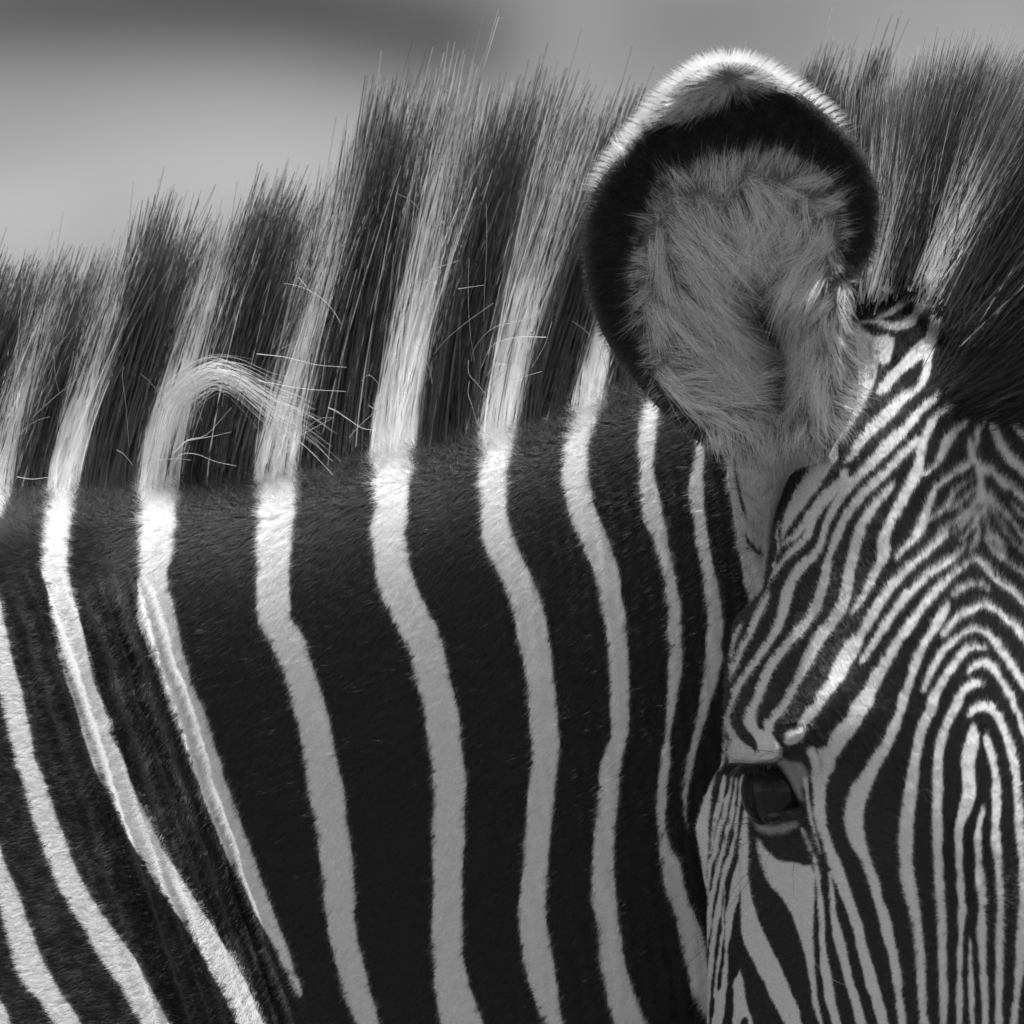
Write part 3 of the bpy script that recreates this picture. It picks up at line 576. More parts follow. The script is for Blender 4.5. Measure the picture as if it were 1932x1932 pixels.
# ---- short coat
def strands(px, py, yfun, dirx, diry, L, lift, tone, jit=.22, eps=1.5, K=4, bend=.38, r0=.00016):
    N = len(px)
    y0 = yfun(px, py); yx = (yfun(px + eps, py) - yfun(px - eps, py)) / (2 * eps * S); yz = (yfun(px, py + eps) - yfun(px, py - eps)) / (2 * eps * S)
    lim = 3.0
    yx = np.clip(yx, -lim, lim); yz = np.clip(yz, -lim, lim)
    nrm = np.stack([yx, -np.ones(N), -yz], -1); nrm /= np.linalg.norm(nrm, axis=1)[:, None]     # outward, towards the camera
    ang = rng.normal(0, jit, N); ca, sa = np.cos(ang), np.sin(ang)
    dx = dirx * ca - diry * sa; dy = dirx * sa + diry * ca
    d = np.stack([dx, yx * dx + yz * dy, -dy], -1); d /= np.linalg.norm(d, axis=1)[:, None]
    P0 = W3(px, py, y0)
    lf = lift * rng.uniform(.7, 1.3, N)
    Ls = (L * rng.uniform(.65, 1.25, N))[:, None]
    pts = []
    for k in range(K):
        t = k / (K - 1)
        pts.append(P0 - nrm * .0002 + Ls * (d * t * (1 - .1 * t) + nrm * (lf * (t - bend * t * t))[:, None]))
    pts = np.stack(pts, 1)
    r = r0 * (1 - np.linspace(0, 1, K) ** 1.5 * .85)
    return pts, r, np.clip(tone + rng.normal(0, .05, N) * (.15 + tone), 0, 1)

def clump(px, py, cell, seed):
    """small per-lock direction offsets"""
    C = noise2(CH, CW, cell, seed); return bilinear(C, px, py)

def rot(dx, dy, a):
    c, s = np.cos(a), np.sin(a); return dx * c - dy * s, dx * s + dy * c

N = 330000
px = rng.uniform(-70, 1520, N); py = crest(px) - 10 + rng.uniform(0, 1, N) * (2010 - crest(px) + 10)
ok = (px < head_left(py) + 40) & (py < 2010); px, py = px[ok], py[ok]
h = py - crest(px)
near = np.exp(-np.maximum(h, 0) / 70.)
sh = smooth01(((px - 172) * -0.95 + (py - 1054) * 0.3126 + 60) / 160.)
dx = -0.62 * (1 - sh) - 1.0 * sh; dy = 0.78 * (1 - sh) + 0.12 * sh
dx = dx * (1 - near) + -0.15 * near; dy = dy * (1 - near) + -1.0 * near
l = np.hypot(dx, dy); dx /= l; dy /= l
a = bilinear(C1, px, py) * .30 + bilinear(C2, px, py) * .35 + bilinear(C3, px, py) * .25
dx, dy = rot(dx, dy, a)
L = .0066 + .005 * near + .0015 * bilinear(C2, px, py)
k_ = .55 * L / S + 7 * bilinear(C4, px, py) + rng.normal(0, 1.5, len(px))
jx = px + dx * k_; jy = py + dy * k_
tone = bilinear(neck, jx, np.maximum(jy, crest(jx) - 30)) * (1 + .12 * bilinear(C4, px + 31, py))
lift = .19 + .36 * near + .03 * bilinear(C1, px, py)
pts, r, tone = strands(px, py, neck_y, dx, dy, L, lift, tone, jit=.18 + .0)
hair('neck_fur', pts, r, tone, body, M_fur)

N = 300000
px = rng.uniform(1300, 2020, N); py = rng.uniform(545, 2010, N)
e_sd = bilinear(sd_eye_c, px, py)
ok = (px > head_left(py) + .5) & (e_sd < -5) & (py > np.interp(px, [1640, 1700, 1780, 1850, 2000], [542, 538, 604, 644, 654])); px, py, e_sd = px[ok], py[ok], e_sd[ok]
WX, WY = 1814., 1702.
dx = px - WX; dy = (py - WY)
l = np.hypot(dx, dy) + 1e-6; dx /= l; dy /= l
poll = smooth01((800 - py) / 150.)                                   # behind the ear the coat runs up into the mane
dx = dx * (1 - poll) + .5 * poll; dy = dy * (1 - poll) - .85 * poll
low = smooth01((py - 1560) / 200.) * smooth01((1750 - px) / 100.)
dx = dx * (1 - low) - .75 * low; dy = dy * (1 - low) + .65 * low
l = np.hypot(dx, dy) + 1e-6; dx /= l; dy /= l
a = bilinear(C1, px, py) * .30 + bilinear(C2, px, py) * .40
dx, dy = rot(dx, dy, a)
fore = np.exp(-(((px - 1850) / 150.) ** 2 + ((py - 1020) / 230.) ** 2))
eyeprox = np.exp(-np.maximum(-e_sd - 5, 0) / 45.) * (e_sd > -59)
fine = smooth01((1420 - px) / 40.) * smooth01((py - 1400) / 60.)
L = (.0046 + .0034 * fore - .0020 * low) * (1 - .65 * eyeprox) * (1 - .35 * fine) + .0008 * bilinear(C2, px, py)
L = np.maximum(L, .0013)
k_ = .55 * L / S + 4.5 * bilinear(C4, px, py) * (1 - .7 * np.maximum(low, fine)) + rng.normal(0, .8, len(px))
jx = px + dx * k_; jy = py + dy * k_
tone = bilinear(head, jx, jy) * (1 + .12 * bilinear(C4, px + 31, py))
lift = .30 + .10 * fore + .10 * bilinear(C1, px, py)
pts, r, tone = strands(px, py, head_y, dx, dy, L, lift, tone, jit=.16, r0=.00014)
hair('face_fur', pts, r, tone, body, M_face)

# ------------------------------------------------------------------ ear
EO = catmull(tp('EA', [(530,1970),(430,1850),(340,1740),(260,1600),(200,1450),(170,1300),(158,1150),(168,1000),(195,880),(245,780),(325,670),(405,565),(480,460),(570,350),(660,255),(755,185),(850,145),(945,130),(1040,140),(1150,180),(1250,250),(1370,335),(1480,430),(1580,530),(1660,630),(1715,735),(1750,850),(1755,980),(1730,1110),(1690,1210),(1645,1300),(1600,1390),(1605,1500),(1625,1620),(1640,1750),(1642,1870),(1625,1990),(1575,2100),(1490,2240),(1400,2440),(1300,2640),(1220,2850),(1160,3030),(1110,3070),(1065,2960),(1015,2800),(970,2600),(942,2400),(930,2250),(841,2208),(749,2170),(640,2080),(530,1970)]), 4)
ear_sd = full_sd(EO)
_sd, (a0, a1, b0, b1) = poly_sd(EO, 60); ear_sd[b0:b1, a0:a1] = _sd
ear = blank(0.0)
inner = catmull(tp('EA', [(924,2230),(841,2150),(749,2060),(650,1975),(560,1880),(520,1760),(490,1600),(465,1450),(455,1300),(468,1150),(500,1000),(552,880),(610,790),(770,735),(900,690),(1050,655),(1200,660),(1340,710),(1470,805),(1525,930),(1550,1060),(1525,1170),(1500,1270),(1440,1350),(1480,1420),(1600,1400),(1660,1500),(1720,1650),(1800,1900),(1750,2200),(1500,2700),(1200,3150),(1050,3150),(900,2600),(924,2230)]), 3)
paint(ear, poly_sd(inner), .95, 12)
paint(ear, poly_sd(tp('EA', [(220,760),(400,640),(520,500),(640,460),(770,430),(850,385),(930,335),(1010,305),(1110,290),(1270,300),(1420,330),(1250,140),(940,40),(700,100),(300,560)])), .95, 10)
paint(ear, stroke_sd(tp('EA', [(1560,1380,100),(1560,1550,160),(1500,1800,280),(1420,2050,300),(1300,2200,260)])), .85, 20)
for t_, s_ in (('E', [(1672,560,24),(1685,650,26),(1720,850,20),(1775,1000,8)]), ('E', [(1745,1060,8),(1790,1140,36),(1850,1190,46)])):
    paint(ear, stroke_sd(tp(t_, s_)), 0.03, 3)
paint(ear, stroke_sd(tp('EA', [(960,1200,30),(1060,1400,80),(1150,1620,130),(1205,1820,130),(1215,1980,60)])), .05, 16)  # shade of the deep hollow slit, painted dark into the ear tone
for p_ in ([(1180,960,60),(1150,1010,60)], [(880,1230,60),(980,1330,50)], [(1150,1270,50),(1170,1340,40)], [(700,1500,30),(800,1580,40),(900,1640,30)], [(620,1250,24),(720,1360,40),(840,1470,30)], [(1330,1080,24),(1270,1200,36)], [(760,900,20),(860,1020,34)], [(650,1750,20),(800,1800,36),(930,1830,20)], [(760,1180,30),(860,1260,40)], [(1010,840,30),(1040,920,40)]):
    paint(ear, stroke_sd(tp('EA', p_)), .22, 10)  # small shaded gaps inside the cup, painted into the tone as well
def gauss_line(px, py, pts, wd):
    P = np.array(tp('EA', pts)); best = np.zeros_like(px)
    for i in range(len(P) - 1):
        p, q = P[i], P[i + 1]; v = q - p; t = np.clip(((px - p[0]) * v[0] + (py - p[1]) * v[1]) / (v @ v), 0, 1)
        d = np.hypot(px - p[0] - t * v[0], py - p[1] - t * v[1]); best = np.maximum(best, np.exp(-(d / wd) ** 2))
    return best
def ear_y(px, py):
    dd = np.maximum(bilinear(ear_sd, px, py), 0)
    dd = np.where(bilinear(ear_sd, px, py) > 0, bilinear(ear_sd, px, py), 0)
    e = -0.023 * (1 - np.exp(-(dd / 95.) ** 2)) + .012 * np.sqrt(np.clip(1 - (1 - np.clip(dd / 26., 0, 1)) ** 2, 0, 1))
    e = e + .034 * gauss_line(px, py, [(1560,1450),(1500,1750),(1400,2050)], 62)
    e = e - .030 * gauss_line(px, py, [(1060,1350),(1170,1650),(1210,1920)], 42)
    e = e - .075 * smooth01((py - 800) / 300.) - .03 * smooth01((py - 840) / 60.) * smooth01((px - 1440) / 60.)
    return -.03 - (850 - py) * S * .15 - (px - 1380) * S * .28 - e
ang = np.linspace(0, 2 * np.pi, len(EO) - 1, endpoint=False)
cen = np.array(tp('EA', [(1000, 1150)])[0])
ring = EO[:-1]
ss = np.concatenate([np.linspace(0.02, .85, 46)[:-1], np.linspace(.85, 1, 26)])
EPX = cen[0] + (ring[None, :, 0] - cen[0]) * ss[:, None]; EPY = cen[1] + (ring[None, :, 1] - cen[1]) * ss[:, None]
ef = ear_y(EPX, EPY)
thk = .009 * np.sqrt(np.clip(1 - ss ** 8, 0, 1))[:, None] + .001
eb = ef + thk
Vf = W3(EPX, EPY, ef).reshape(-1, 3); Vb = W3(EPX[::-1], EPY[::-1], eb[::-1]).reshape(-1, 3)
V = np.vstack([Vf, Vb]); nc = len(ring); F = grid_faces(2 * len(ss), nc)
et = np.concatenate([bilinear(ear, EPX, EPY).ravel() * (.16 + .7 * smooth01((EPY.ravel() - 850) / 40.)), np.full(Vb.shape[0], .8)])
mee = make_mesh('ear', V, F, [np.arange(nc)[::-1], (2 * len(ss) - 1) * nc + np.arange(nc)], {'tone': et})
ear_o = link('ear', mee, zebra, M_skin)
# ear hair: short plush on the rim, long soft hair inside the cup
GD = [(480,1000,-1,-.15,.42),(470,1300,-1,.05,.45),(500,1700,-.9,.3,.24),(560,860,-.8,-.6,.4),(700,780,-.3,-1,.5),(950,730,0,-1,.5),(1250,720,.35,-1,.5),(1450,850,.8,-.6,.5),(1560,1050,1,-.1,.45),
      (650,950,.55,.75,1),(700,1150,.75,.65,1),(650,1400,.75,.6,1.1),(700,1650,.9,.45,1.1),(750,1880,1,.1,1),(900,1900,1,-.05,1),(880,1050,.6,.8,1.1),(950,1250,.65,.75,1.1),(950,1500,.7,.7,1.2),(1000,1750,.7,.6,1.1),
      (1050,900,.25,.95,1),(1150,1000,-.4,.9,1),(1300,950,-.3,1,.9),(1250,1150,-.55,.85,1),(1400,1100,-.7,.7,.9),(1350,1300,-.75,.7,.8),(1200,1300,-.6,.8,1),
      (1400,1500,-.15,1,.7),(1400,1800,-.2,1,.7),(1560,1500,.25,.95,.45),(1600,1700,.75,.6,.5),(1600,1900,.85,.4,.6),(1500,2050,.5,.8,.5),(1200,1750,.2,1,.8),(1200,2100,.1,1,.6),(900,2150,.1,1,.5),(700,2080,.8,.5,.3),(1400,2200,.2,1,.5),(1000,2350,.15,1,.28),(1050,2550,.05,1,.2),(1150,2700,.1,1,.2),(1250,2500,-.1,1,.22)]
GD = np.array([tuple(tp('EA', [g[:2]])[0]) + g[2:] for g in GD])
def ear_dir(px, py):
    sx = np.zeros_like(px); sy = sx.copy(); sl = sx.copy(); sw = sx.copy()
    for g in GD:
        w_ = 1 / (((px - g[0]) ** 2 + (py - g[1]) ** 2) / 400. + .5) ** 1.8
        m_ = np.hypot(g[2], g[3]); sx += w_ * g[2] / m_; sy += w_ * g[3] / m_; sl += w_ * g[4]; sw += w_
    l = np.hypot(sx, sy) + 1e-9
    return sx / l, sy / l, sl / sw
def ear_part(px, py):
    sx = np.zeros_like(px); sy = sx.copy(); sw = sx.copy()
    for g in GD:
        w_ = 1 / (((px - g[0]) ** 2 + (py - g[1]) ** 2) / 400. + .5) ** 1.8; m_ = np.hypot(g[2], g[3]); sx += w_ * g[2] / m_; sy += w_ * g[3] / m_; sw += w_
    return np.hypot(sx, sy) / sw
def ear_lock_hair(N, inside):
    px = rng.uniform(1090, 1680, N); py = rng.uniform(105, 1150, N)
    sd_ = bilinear(ear_sd, px, py)
    isin = smooth01((bilinear(ear, px, py) - .12) / .3) * (py > 262)
    ok = (sd_ > 1.0) & ((isin > .5) == inside); px, py = px[ok], py[ok]
    if inside:
        # long hair gathers in locks
        nl = 560
        cx = rng.uniform(1150, 1660, nl); cy = rng.uniform(270, 1150, nl)
        d2 = (px[:, None] - cx[None, :]) ** 2 + (py[:, None] - cy[None, :]) ** 2
        j = np.argmin(d2, 1); lx, ly = cx[j], cy[j]
        ld = np.random.default_rng(8).normal(0, 1, (nl, 3))[j]
    else:
        lx, ly = px, py; ld = np.zeros((len(px), 3))
    gx_ = (bilinear(ear_sd, px + 4, py) - bilinear(ear_sd, px - 4, py)); gy_ = (bilinear(ear_sd, px, py + 4) - bilinear(ear_sd, px, py - 4))
    ox, oy = -gx_, -gy_; l = np.hypot(ox, oy) + 1e-6; ox /= l; oy /= l
    idx, idy, il = ear_dir(lx, ly)
    top = ((bilinear(ear, px, py) > .75) & (py < 262))
    crown = tp('EA', [(950, 215)])[0]                              # whorl at the tip of the ear
    wx, wy = px - crown[0], py - crown[1]; l = np.hypot(wx, wy) + 1e-6
    if inside:
        dx, dy = rot(idx, idy, .22 * ld[:, 0])
        L = .034 * il * (1 + .2 * ld[:, 1])
        ex_, ey_ = lx + dx * L / S * .9 - px, ly + dy * L / S * .9 - py            # towards the tip of the lock
        l = np.hypot(ex_, ey_) + 1e-6; mix = .5
        dx = dx * (1 - mix) + mix * ex_ / l; dy = dy * (1 - mix) + mix * ey_ / l
        l = np.hypot(dx, dy); dx /= l; dy /= l
        L = L * rng.uniform(.6, 1.2, len(px)); lift = (.24 + .08 * ld[:, 2]) * (1 - .5 * smooth01((py - 840) / 40.))
        tone = 1.15 * bilinear(ear, px, py) * (1 + .22 * ld[:, 1] + .30 * bilinear(C1, px * 1.7, py * .9) - .08) * rng.choice([1, 1, 1.1, .6, .15], len(px))
        r0 = .00018
    else:
        dx = np.where(top, wx / l * .9 + ox * .3, ox); dy = np.where(top, wy / l * .9 + oy * .3 , oy)
        l = np.hypot(dx, dy) + 1e-6; dx /= l; dy /= l
        dx, dy = rot(dx, dy, bilinear(C1, px, py) * .5 + bilinear(C2, px, py) * .3)
        L = np.where(top, .012, .008); lift = .42 + .2 * bilinear(C1, px, py)
        tone = bilinear(ear, px - dx * 6 * (1 + bilinear(C2, px, py)), py - dy * 6 * (1 + bilinear(C2, px, py)))
        r0 = .00015
    return strands(px, py, ear_y, dx, dy, L, lift, tone, jit=.15, K=6, bend=.5, r0=r0, eps=3)
pts, r, tone = ear_lock_hair(36000, True)
hair('ear_hair', pts, r, tone, ear_o, M_soft)
# soft short undercoat
n_ = 40000
px = rng.uniform(1090, 1680, n_); py = rng.uniform(255, 1150, n_); ok = (bilinear(ear_sd, px, py) > 8) & (bilinear(ear, px, py) > .5); px, py = px[ok], py[ok]
ok = rng.uniform(0, 1, len(px)) < 1.1 * (1 - smooth01((ear_part(px, py) - .25) / .35)); px, py = px[ok], py[ok]
a_ = rng.uniform(0, 2 * np.pi, len(px))
pts, r, tone = strands(px, py, ear_y, np.cos(a_), np.sin(a_), .008 * np.ones(len(px)), .45, bilinear(ear, px, py) * rng.uniform(.4, .9, len(px)), K=5, eps=3, r0=.00014)
hair('ear_undercoat', pts, r, tone, ear_o, M_soft)
pts, r, tone = ear_lock_hair(60000, False)
hair('ear_rim_fur', pts, r, tone, ear_o, M_fur)
# fur of the back of the ear standing out past its edge
M = len(ring)
N = 16000
i = rng.integers(0, M, N); P = ring[i] + rng.normal(0, 2.0, (N, 2))
nx = ring[(i + 3) % M, 1] - ring[(i - 3) % M, 1]; ny = -(ring[(i + 3) % M, 0] - ring[(i - 3) % M, 0])
l = np.hypot(nx, ny); nx /= l; ny /= l
sgn = np.sign(np.median((ring[:, 0] - cen[0]) * (np.roll(ring[:, 1], -3) - np.roll(ring[:, 1], 3)) - (ring[:, 1] - cen[1]) * (np.roll(ring[:, 0], -3) - np.roll(ring[:, 0], 3))))
nx *= sgn; ny *= sgn
lim_ = np.interp(P[:, 0], [1100, 1390, 1391, 1500, 1530, 1700], [345, 345, 345, 345, 230, 200]); ok = (P[:, 1] < lim_ + rng.normal(0, 12, N)); P, nx, ny = P[ok], nx[ok], ny[ok]; n_ = len(P)
yb = ear_y(P[:, 0], P[:, 1]) + rng.uniform(.001, .012, n_)
P0 = W3(P[:, 0] - nx * 3, P[:, 1] - ny * 3, yb)
up_ = rng.normal(0, .25, n_)
sw = np.array(tp('EA', [(945, 130)])[0])
tx = np.sign(P[:, 0] - sw[0]) * .55
d = np.stack([nx + tx * .5, np.full(n_, .25) + rng.normal(0, .25, n_), -(ny) - .15 + up_ * .4], -1); d /= np.linalg.norm(d, axis=1)[:, None]
L = rng.uniform(.005, .012, n_)[:, None]
t4 = np.linspace(0, 1, 4)
pts = np.stack([P0 + d * L * t + np.array([0, .1, -.15]) * L * t * t for t in t4], 1)
tn_ = np.where((P[:, 0] < 1200) | (P[:, 1] < 200), .95, .75)
hair('ear_back_fur', pts, .00013 * (1 - t4 ** 1.5 * .8), tn_, ear_o, M_fur)

# ------------------------------------------------------------------ mane
LEAN = np.array([(-120,.27),(0,.27),(118,.25),(300,.24),(450,.26),(520,.22),(620,.18),(740,.19),(840,.19),(940,.25),(1100,.30),(1250,.25),(1700,.25)])
HGT = np.array([(-160,420),(-60,430),(0,430),(80,425),(130,440),(165,520),(195,545),(220,500),(270,470),(330,520),(380,560),(430,500),(480,490),(520,560),(570,650),(610,700),(650,670),(690,690),(720,650),(760,640),(800,640),(850,650),(900,655),(950,630),(1000,600),(1100,560),(1200,540),(1400,500),(1700,480)])
WB = [(-40,24),(88,148),(254,338),(478,560),(690,786),(903,979),(1072,1140),(1208,1242),(1330,1390)]
def mane_white(s):
    v = np.zeros_like(s)
    for a_, b_ in WB: v = np.maximum(v, smooth01((s - a_) / 8 + .5) * smooth01((b_ - s) / 8 + .5))
    return v
K = 9
N = 30000
s = rng.uniform(-160, 1560, N)
lay = rng.uniform(-1, 1, N)                                     # -1 near side, +1 far side
front = lay < -.1
lr = np.random.default_rng(3); LT = lr.normal(0, 1, (900, 4))
LW = np.where(front, 17., 30.)                                  # hair stands in locks
li = np.floor((s + 200) / LW + rng.normal(0, .22, N)).astype(int)
lc = (li + .5) * LW - 200
lk = LT[(li + np.where(front, 0, 300) + 150 * (lay > .5)) % 900]
sw_ = s + rng.normal(0, 3, N)
isw = mane_white(sw_) > rng.uniform(.3, .7, N)
hgt = np.interp(s, HGT[:, 0], HGT[:, 1]) * (1 + .075 * lk[:, 0])
f = rng.beta(7, 1.5, N)
f = np.where(isw & front, f * (rng.uniform(.74, .98, N) + .05 * lk[:, 3]), f)
f = np.where(~isw & front, f * rng.uniform(.55, 1, N), f)
f = np.where(rng.uniform(0, 1, N) < .03, f * 1.12, f)
hgt = hgt * np.clip(f, .05, 1.15)
lean = np.interp(s, LEAN[:, 0], LEAN[:, 1]) + .030 * lk[:, 1] + rng.normal(0, .032, N)
q_root = np.where(front, -6 + 14 * rng.uniform(0, 1, N) + 3 * lk[:, 1], 0)
y_front = neck_y(s, crest(s) + q_root) + .001
y_root = np.where(front, y_front, YC + (lay - .3) * .014)
t = np.linspace(0, 1, K)[None, :]
h_ = (hgt + q_root)[:, None]
curve = (1.22 + .14 * lk[:, 2] + rng.normal(0, .06, N))[:, None]
gather = (rng.uniform(.4, .95, N) * np.where(isw & front, .35, 1))[:, None]
MX = s[:, None] + lean[:, None] * h_ * t ** np.clip(curve, 1, 1.7) - (s - lc)[:, None] * gather * t ** 1.6 + np.sin(t * 4 + lk[:, 2:3] * 3) * 3.4 * t + rng.normal(0, 1, (N, 1)) * 4 * t ** 2
MY = (crest(s) + q_root)[:, None] - h_ * t
tilt = np.where(front, .020 + .005 * lay, .004 + lay * .012) + .003 * lk[:, 2]
MYD = y_root[:, None] + tilt[:, None] * (1 - np.exp(-2.2 * t)) * np.where(front, 1.0, 1.0)[:, None] + rng.normal(0, .003, (N, 1)) * t
pts = W3(MX, MY, MYD)
tone = np.where(isw, np.where(rng.uniform(0, 1, N) < .30, .05, rng.uniform(.3, 1.0, N) ** .8), np.where(rng.uniform(0, 1, N) < .06, .16, rng.uniform(.0, .015, N)))[:, None] * np.ones((1, K))
darktip = smooth01((t - (rng.uniform(.6, .85, N))[:, None]) / .2)
tone = np.where((isw & ~front)[:, None], tone * (1 - darktip) + .04 * darktip, tone)
pale = (rng.uniform(0, 1, N) < .22)[:, None] * smooth01((t - .86) / .12) * rng.uniform(.3, .9, (N, 1))
tone = np.maximum(tone, pale)
rad = (.00017 + .00028 * rng.uniform(0, 1, N) ** 2.2)[:, None] * (1 - .62 * np.linspace(0, 1, K) ** 1.6)[None, :]
# coarse single hairs lying over the near side
n2_ = 4200
s2 = rng.uniform(-160, 1400, n2_); w2 = mane_white(s2 + rng.normal(0, 2, n2_)) > .5
w2 = np.where(rng.uniform(0, 1, n2_) < .04, ~w2, w2)
h2 = np.interp(s2, HGT[:, 0], HGT[:, 1]) * np.where(w2, rng.uniform(.35, .95, n2_), rng.uniform(.3, 1.08, n2_))
q2 = rng.uniform(-6, 14, n2_)
l2 = np.interp(s2, LEAN[:, 0], LEAN[:, 1]) + rng.normal(.025, .065, n2_)
H2 = (h2 + q2)[:, None]
X2 = s2[:, None] + l2[:, None] * H2 * t ** rng.uniform(1.0, 1.6, (n2_, 1)) + rng.normal(0, 3, (n2_, 1)) * np.sin(t * rng.uniform(2, 5, (n2_, 1))) * t + rng.normal(0, 9, (n2_, 1)) * t ** 3
Y2 = (crest(s2) + q2)[:, None] - H2 * t
D2 = (neck_y(s2, crest(s2) + q2) - .002)[:, None] + (.016 + rng.normal(0, .004, (n2_, 1))) * (1 - np.exp(-2.2 * t))
T2 = np.where(w2, rng.uniform(.7, 1, n2_), rng.uniform(0, .03, n2_))[:, None] * np.ones((1, K))
pts = np.concatenate([pts, W3(X2, Y2, D2)]); tone = np.concatenate([tone, T2])
rad = np.concatenate([rad, rng.uniform(.00022, .00040, n2_)[:, None] * (1 - .6 * np.linspace(0, 1, K) ** 2)[None, :]])
# a few dark hairs drawn across the pale bands near their tips
n3_ = 700
s3 = np.concatenate([rng.uniform(a_ - 6, b_ + 10, n3_ // len(WB)) for a_, b_ in WB]); n3_ = len(s3)
h3 = np.interp(s3, HGT[:, 0], HGT[:, 1]) * rng.uniform(.55, 1.0, n3_); l3 = np.interp(s3, LEAN[:, 0], LEAN[:, 1]) + rng.normal(0, .04, n3_)
X3 = s3[:, None] + l3[:, None] * h3[:, None] * t ** 1.25; Y3 = (crest(s3) + 2)[:, None] - h3[:, None] * t
D3 = (neck_y(s3, crest(s3)) + .004)[:, None] + .016 * (1 - np.exp(-2.2 * t)) - .012 * t
T3 = np.broadcast_to(.85 * (1 - smooth01((t - rng.uniform(.4, .75, (n3_, 1))) / .1)) + .01, D3.shape)
pts = np.concatenate([pts, W3(X3, Y3, D3)]); tone = np.concatenate([tone, T3]); rad = np.concatenate([rad, np.broadcast_to(.00030 * (1 - .6 * np.linspace(0, 1, K) ** 2)[None, :], D3.shape)])
hair('mane', pts, rad, tone, zebra, M_mane)

# short fluff along the foot of the mane
N = 17000
s = rng.uniform(-80, 1380, N); q = rng.normal(16, 26, N); q = np.where(q < -14, -q, q); py = crest(s) + q
y = neck_y(s, py)
P0 = W3(s, py, y)
d = np.stack([rng.normal(-.25, .6, N), -.45 + rng.normal(0, .25, N), .5 + rng.normal(0, .5, N)], -1); d /= np.linalg.norm(d, axis=1)[:, None]
L = (rng.uniform(.005, .012, N) * np.exp(-np.maximum(q, 0) / 110.))[:, None]
t4 = np.linspace(0, 1, 4)
pts = np.stack([P0 + d * L * u_ for u_ in t4], 1)
tone = bilinear(neck, s + rng.normal(0, 2.5, N), np.maximum(py, crest(s) + 6)); tone = np.where(tone < .3, np.where(rng.uniform(0, 1, N) < .10, .30, .05), tone)
hair('crest_fluff', pts, .00017 * (1 - t4 ** 1.5 * .8), tone, body, M_fur)

# mane between the ears and the forelock, seen behind the ear
def lock_hairs(name, roots, dirs, L, tone_f, N, depth, spread, rad0=.00018, curl=0.3, parent=zebra, jit=.10):
    roots = np.array(roots, float); dirs = np.array(dirs, float); L = np.array(L, float)
    u_ = rng.uniform(0, 1, N); kx = np.linspace(0, 1, len(roots))
    rx = np.interp(u_, kx, roots[:, 0]) + rng.normal(0, spread, N); ry = np.interp(u_, kx, roots[:, 1]) + rng.normal(0, spread, N)
    a_ = np.interp(u_, kx, dirs) + rng.normal(0, jit, N); l_ = np.interp(u_, kx, L) * rng.beta(6, 1.8, N)
    lk_ = LT[(u_ * 60).astype(int) % 600]
    a_ = a_ + lk_[:, 1] * .05
    tt = np.linspace(0, 1, K)[None, :]
    aa = a_[:, None] - curl * tt * 1.0
    stepx = np.cumsum(np.sin(aa), 1) / K; stepy = np.cumsum(np.cos(aa), 1) / K
    PX = rx[:, None] + l_[:, None] * stepx; PY = ry[:, None] - l_[:, None] * stepy
    dep = np.interp(u_, np.linspace(0, 1, len(depth)), depth)[:, None] + rng.normal(0, .010, (N, 1)) + rng.normal(0, .012, (N, 1)) * tt
    pts_ = W3(PX, PY, dep)
    tn = tone_f(u_, tt, rng)
    return pts_, rad0 * (1 - .75 * np.linspace(0, 1, K) ** 1.6), tn
def poll_tone(u_, tt, g):
    bands = smooth01((.055 - np.abs(u_ - .21)) / .02 + .5) + smooth01((.06 - np.abs(u_ - .49)) / .02 + .5)
    wht = bands > g.uniform(.2, .8, len(u_))
    base = np.where(wht, g.uniform(.75, .95, len(u_)), g.uniform(0, .015, len(u_)))[:, None] * np.ones_like(tt)
    dk = smooth01((tt - g.uniform(.3, .6, (len(u_), 1))) / .2)
    base = np.where(wht[:, None], base * (1 - dk) + .06 * dk, base)
    pale_ = (g.uniform(0, 1, len(u_)) < .25)[:, None] * smooth01((tt - .85) / .15) * .6
    return np.maximum(base, pale_)
a = lock_hairs('p', [(1570,630),(1630,592),(1690,566),(1745,576),(1790,640),(1830,690),(1960,730)], [.16,.24,.36,.50,.62,.72,.85], [470,490,520,560,580,560,520], poll_tone, 17000, [.04,.02,.002,-.014,-.032,-.045,-.05], 12, curl=-.05, rad0=.00026)
def coarse_tone(u_, tt, g):
    bands = (np.abs(u_ - .21) < .07) | (np.abs(u_ - .49) < .08)
    return np.where(bands, g.uniform(.6, 1, len(u_)), np.where(g.uniform(0, 1, len(u_)) < .06, .5, .01))[:, None] * np.ones_like(tt)
c_ = lock_hairs('c', [(1570,630),(1630,592),(1690,566),(1745,576),(1790,640),(1830,690),(1960,730)], [.16,.24,.36,.50,.62,.72,.85], [330,350,370,380,420,440,440], coarse_tone, 1500, [.03,.012,-.006,-.022,-.042,-.055,-.06], 12, curl=-.05, rad0=.00036, jit=.17)
hair('poll_mane', np.concatenate([a[0], c_[0]]), np.concatenate([np.broadcast_to(a[1], a[0].shape[:2]), np.broadcast_to(c_[1], c_[0].shape[:2])]), np.concatenate([a[2], c_[2]]), zebra, M_mane)
def fore_tone(u_, tt, g): return (g.uniform(0, .02, len(u_)) + (g.uniform(0, 1, len(u_)) < .012) * .25)[:, None] * np.ones_like(tt)
b_ = lock_hairs('f', [(1772,742),(1800,770),(1850,775),(1900,772),(1990,780)], [.75,.95,1.05,1.05,1.0], [300,300,300,280,260], fore_tone, 13000, [-.045,-.06,-.068,-.07,-.07], 16, curl=-.25, rad0=.00022, jit=.16)
M_dark = hair_mat('forelock_hair', .002, .6, .4, .4, 1.25)
hair('forelock', b_[0], b_[1], b_[2], zebra, M_dark)

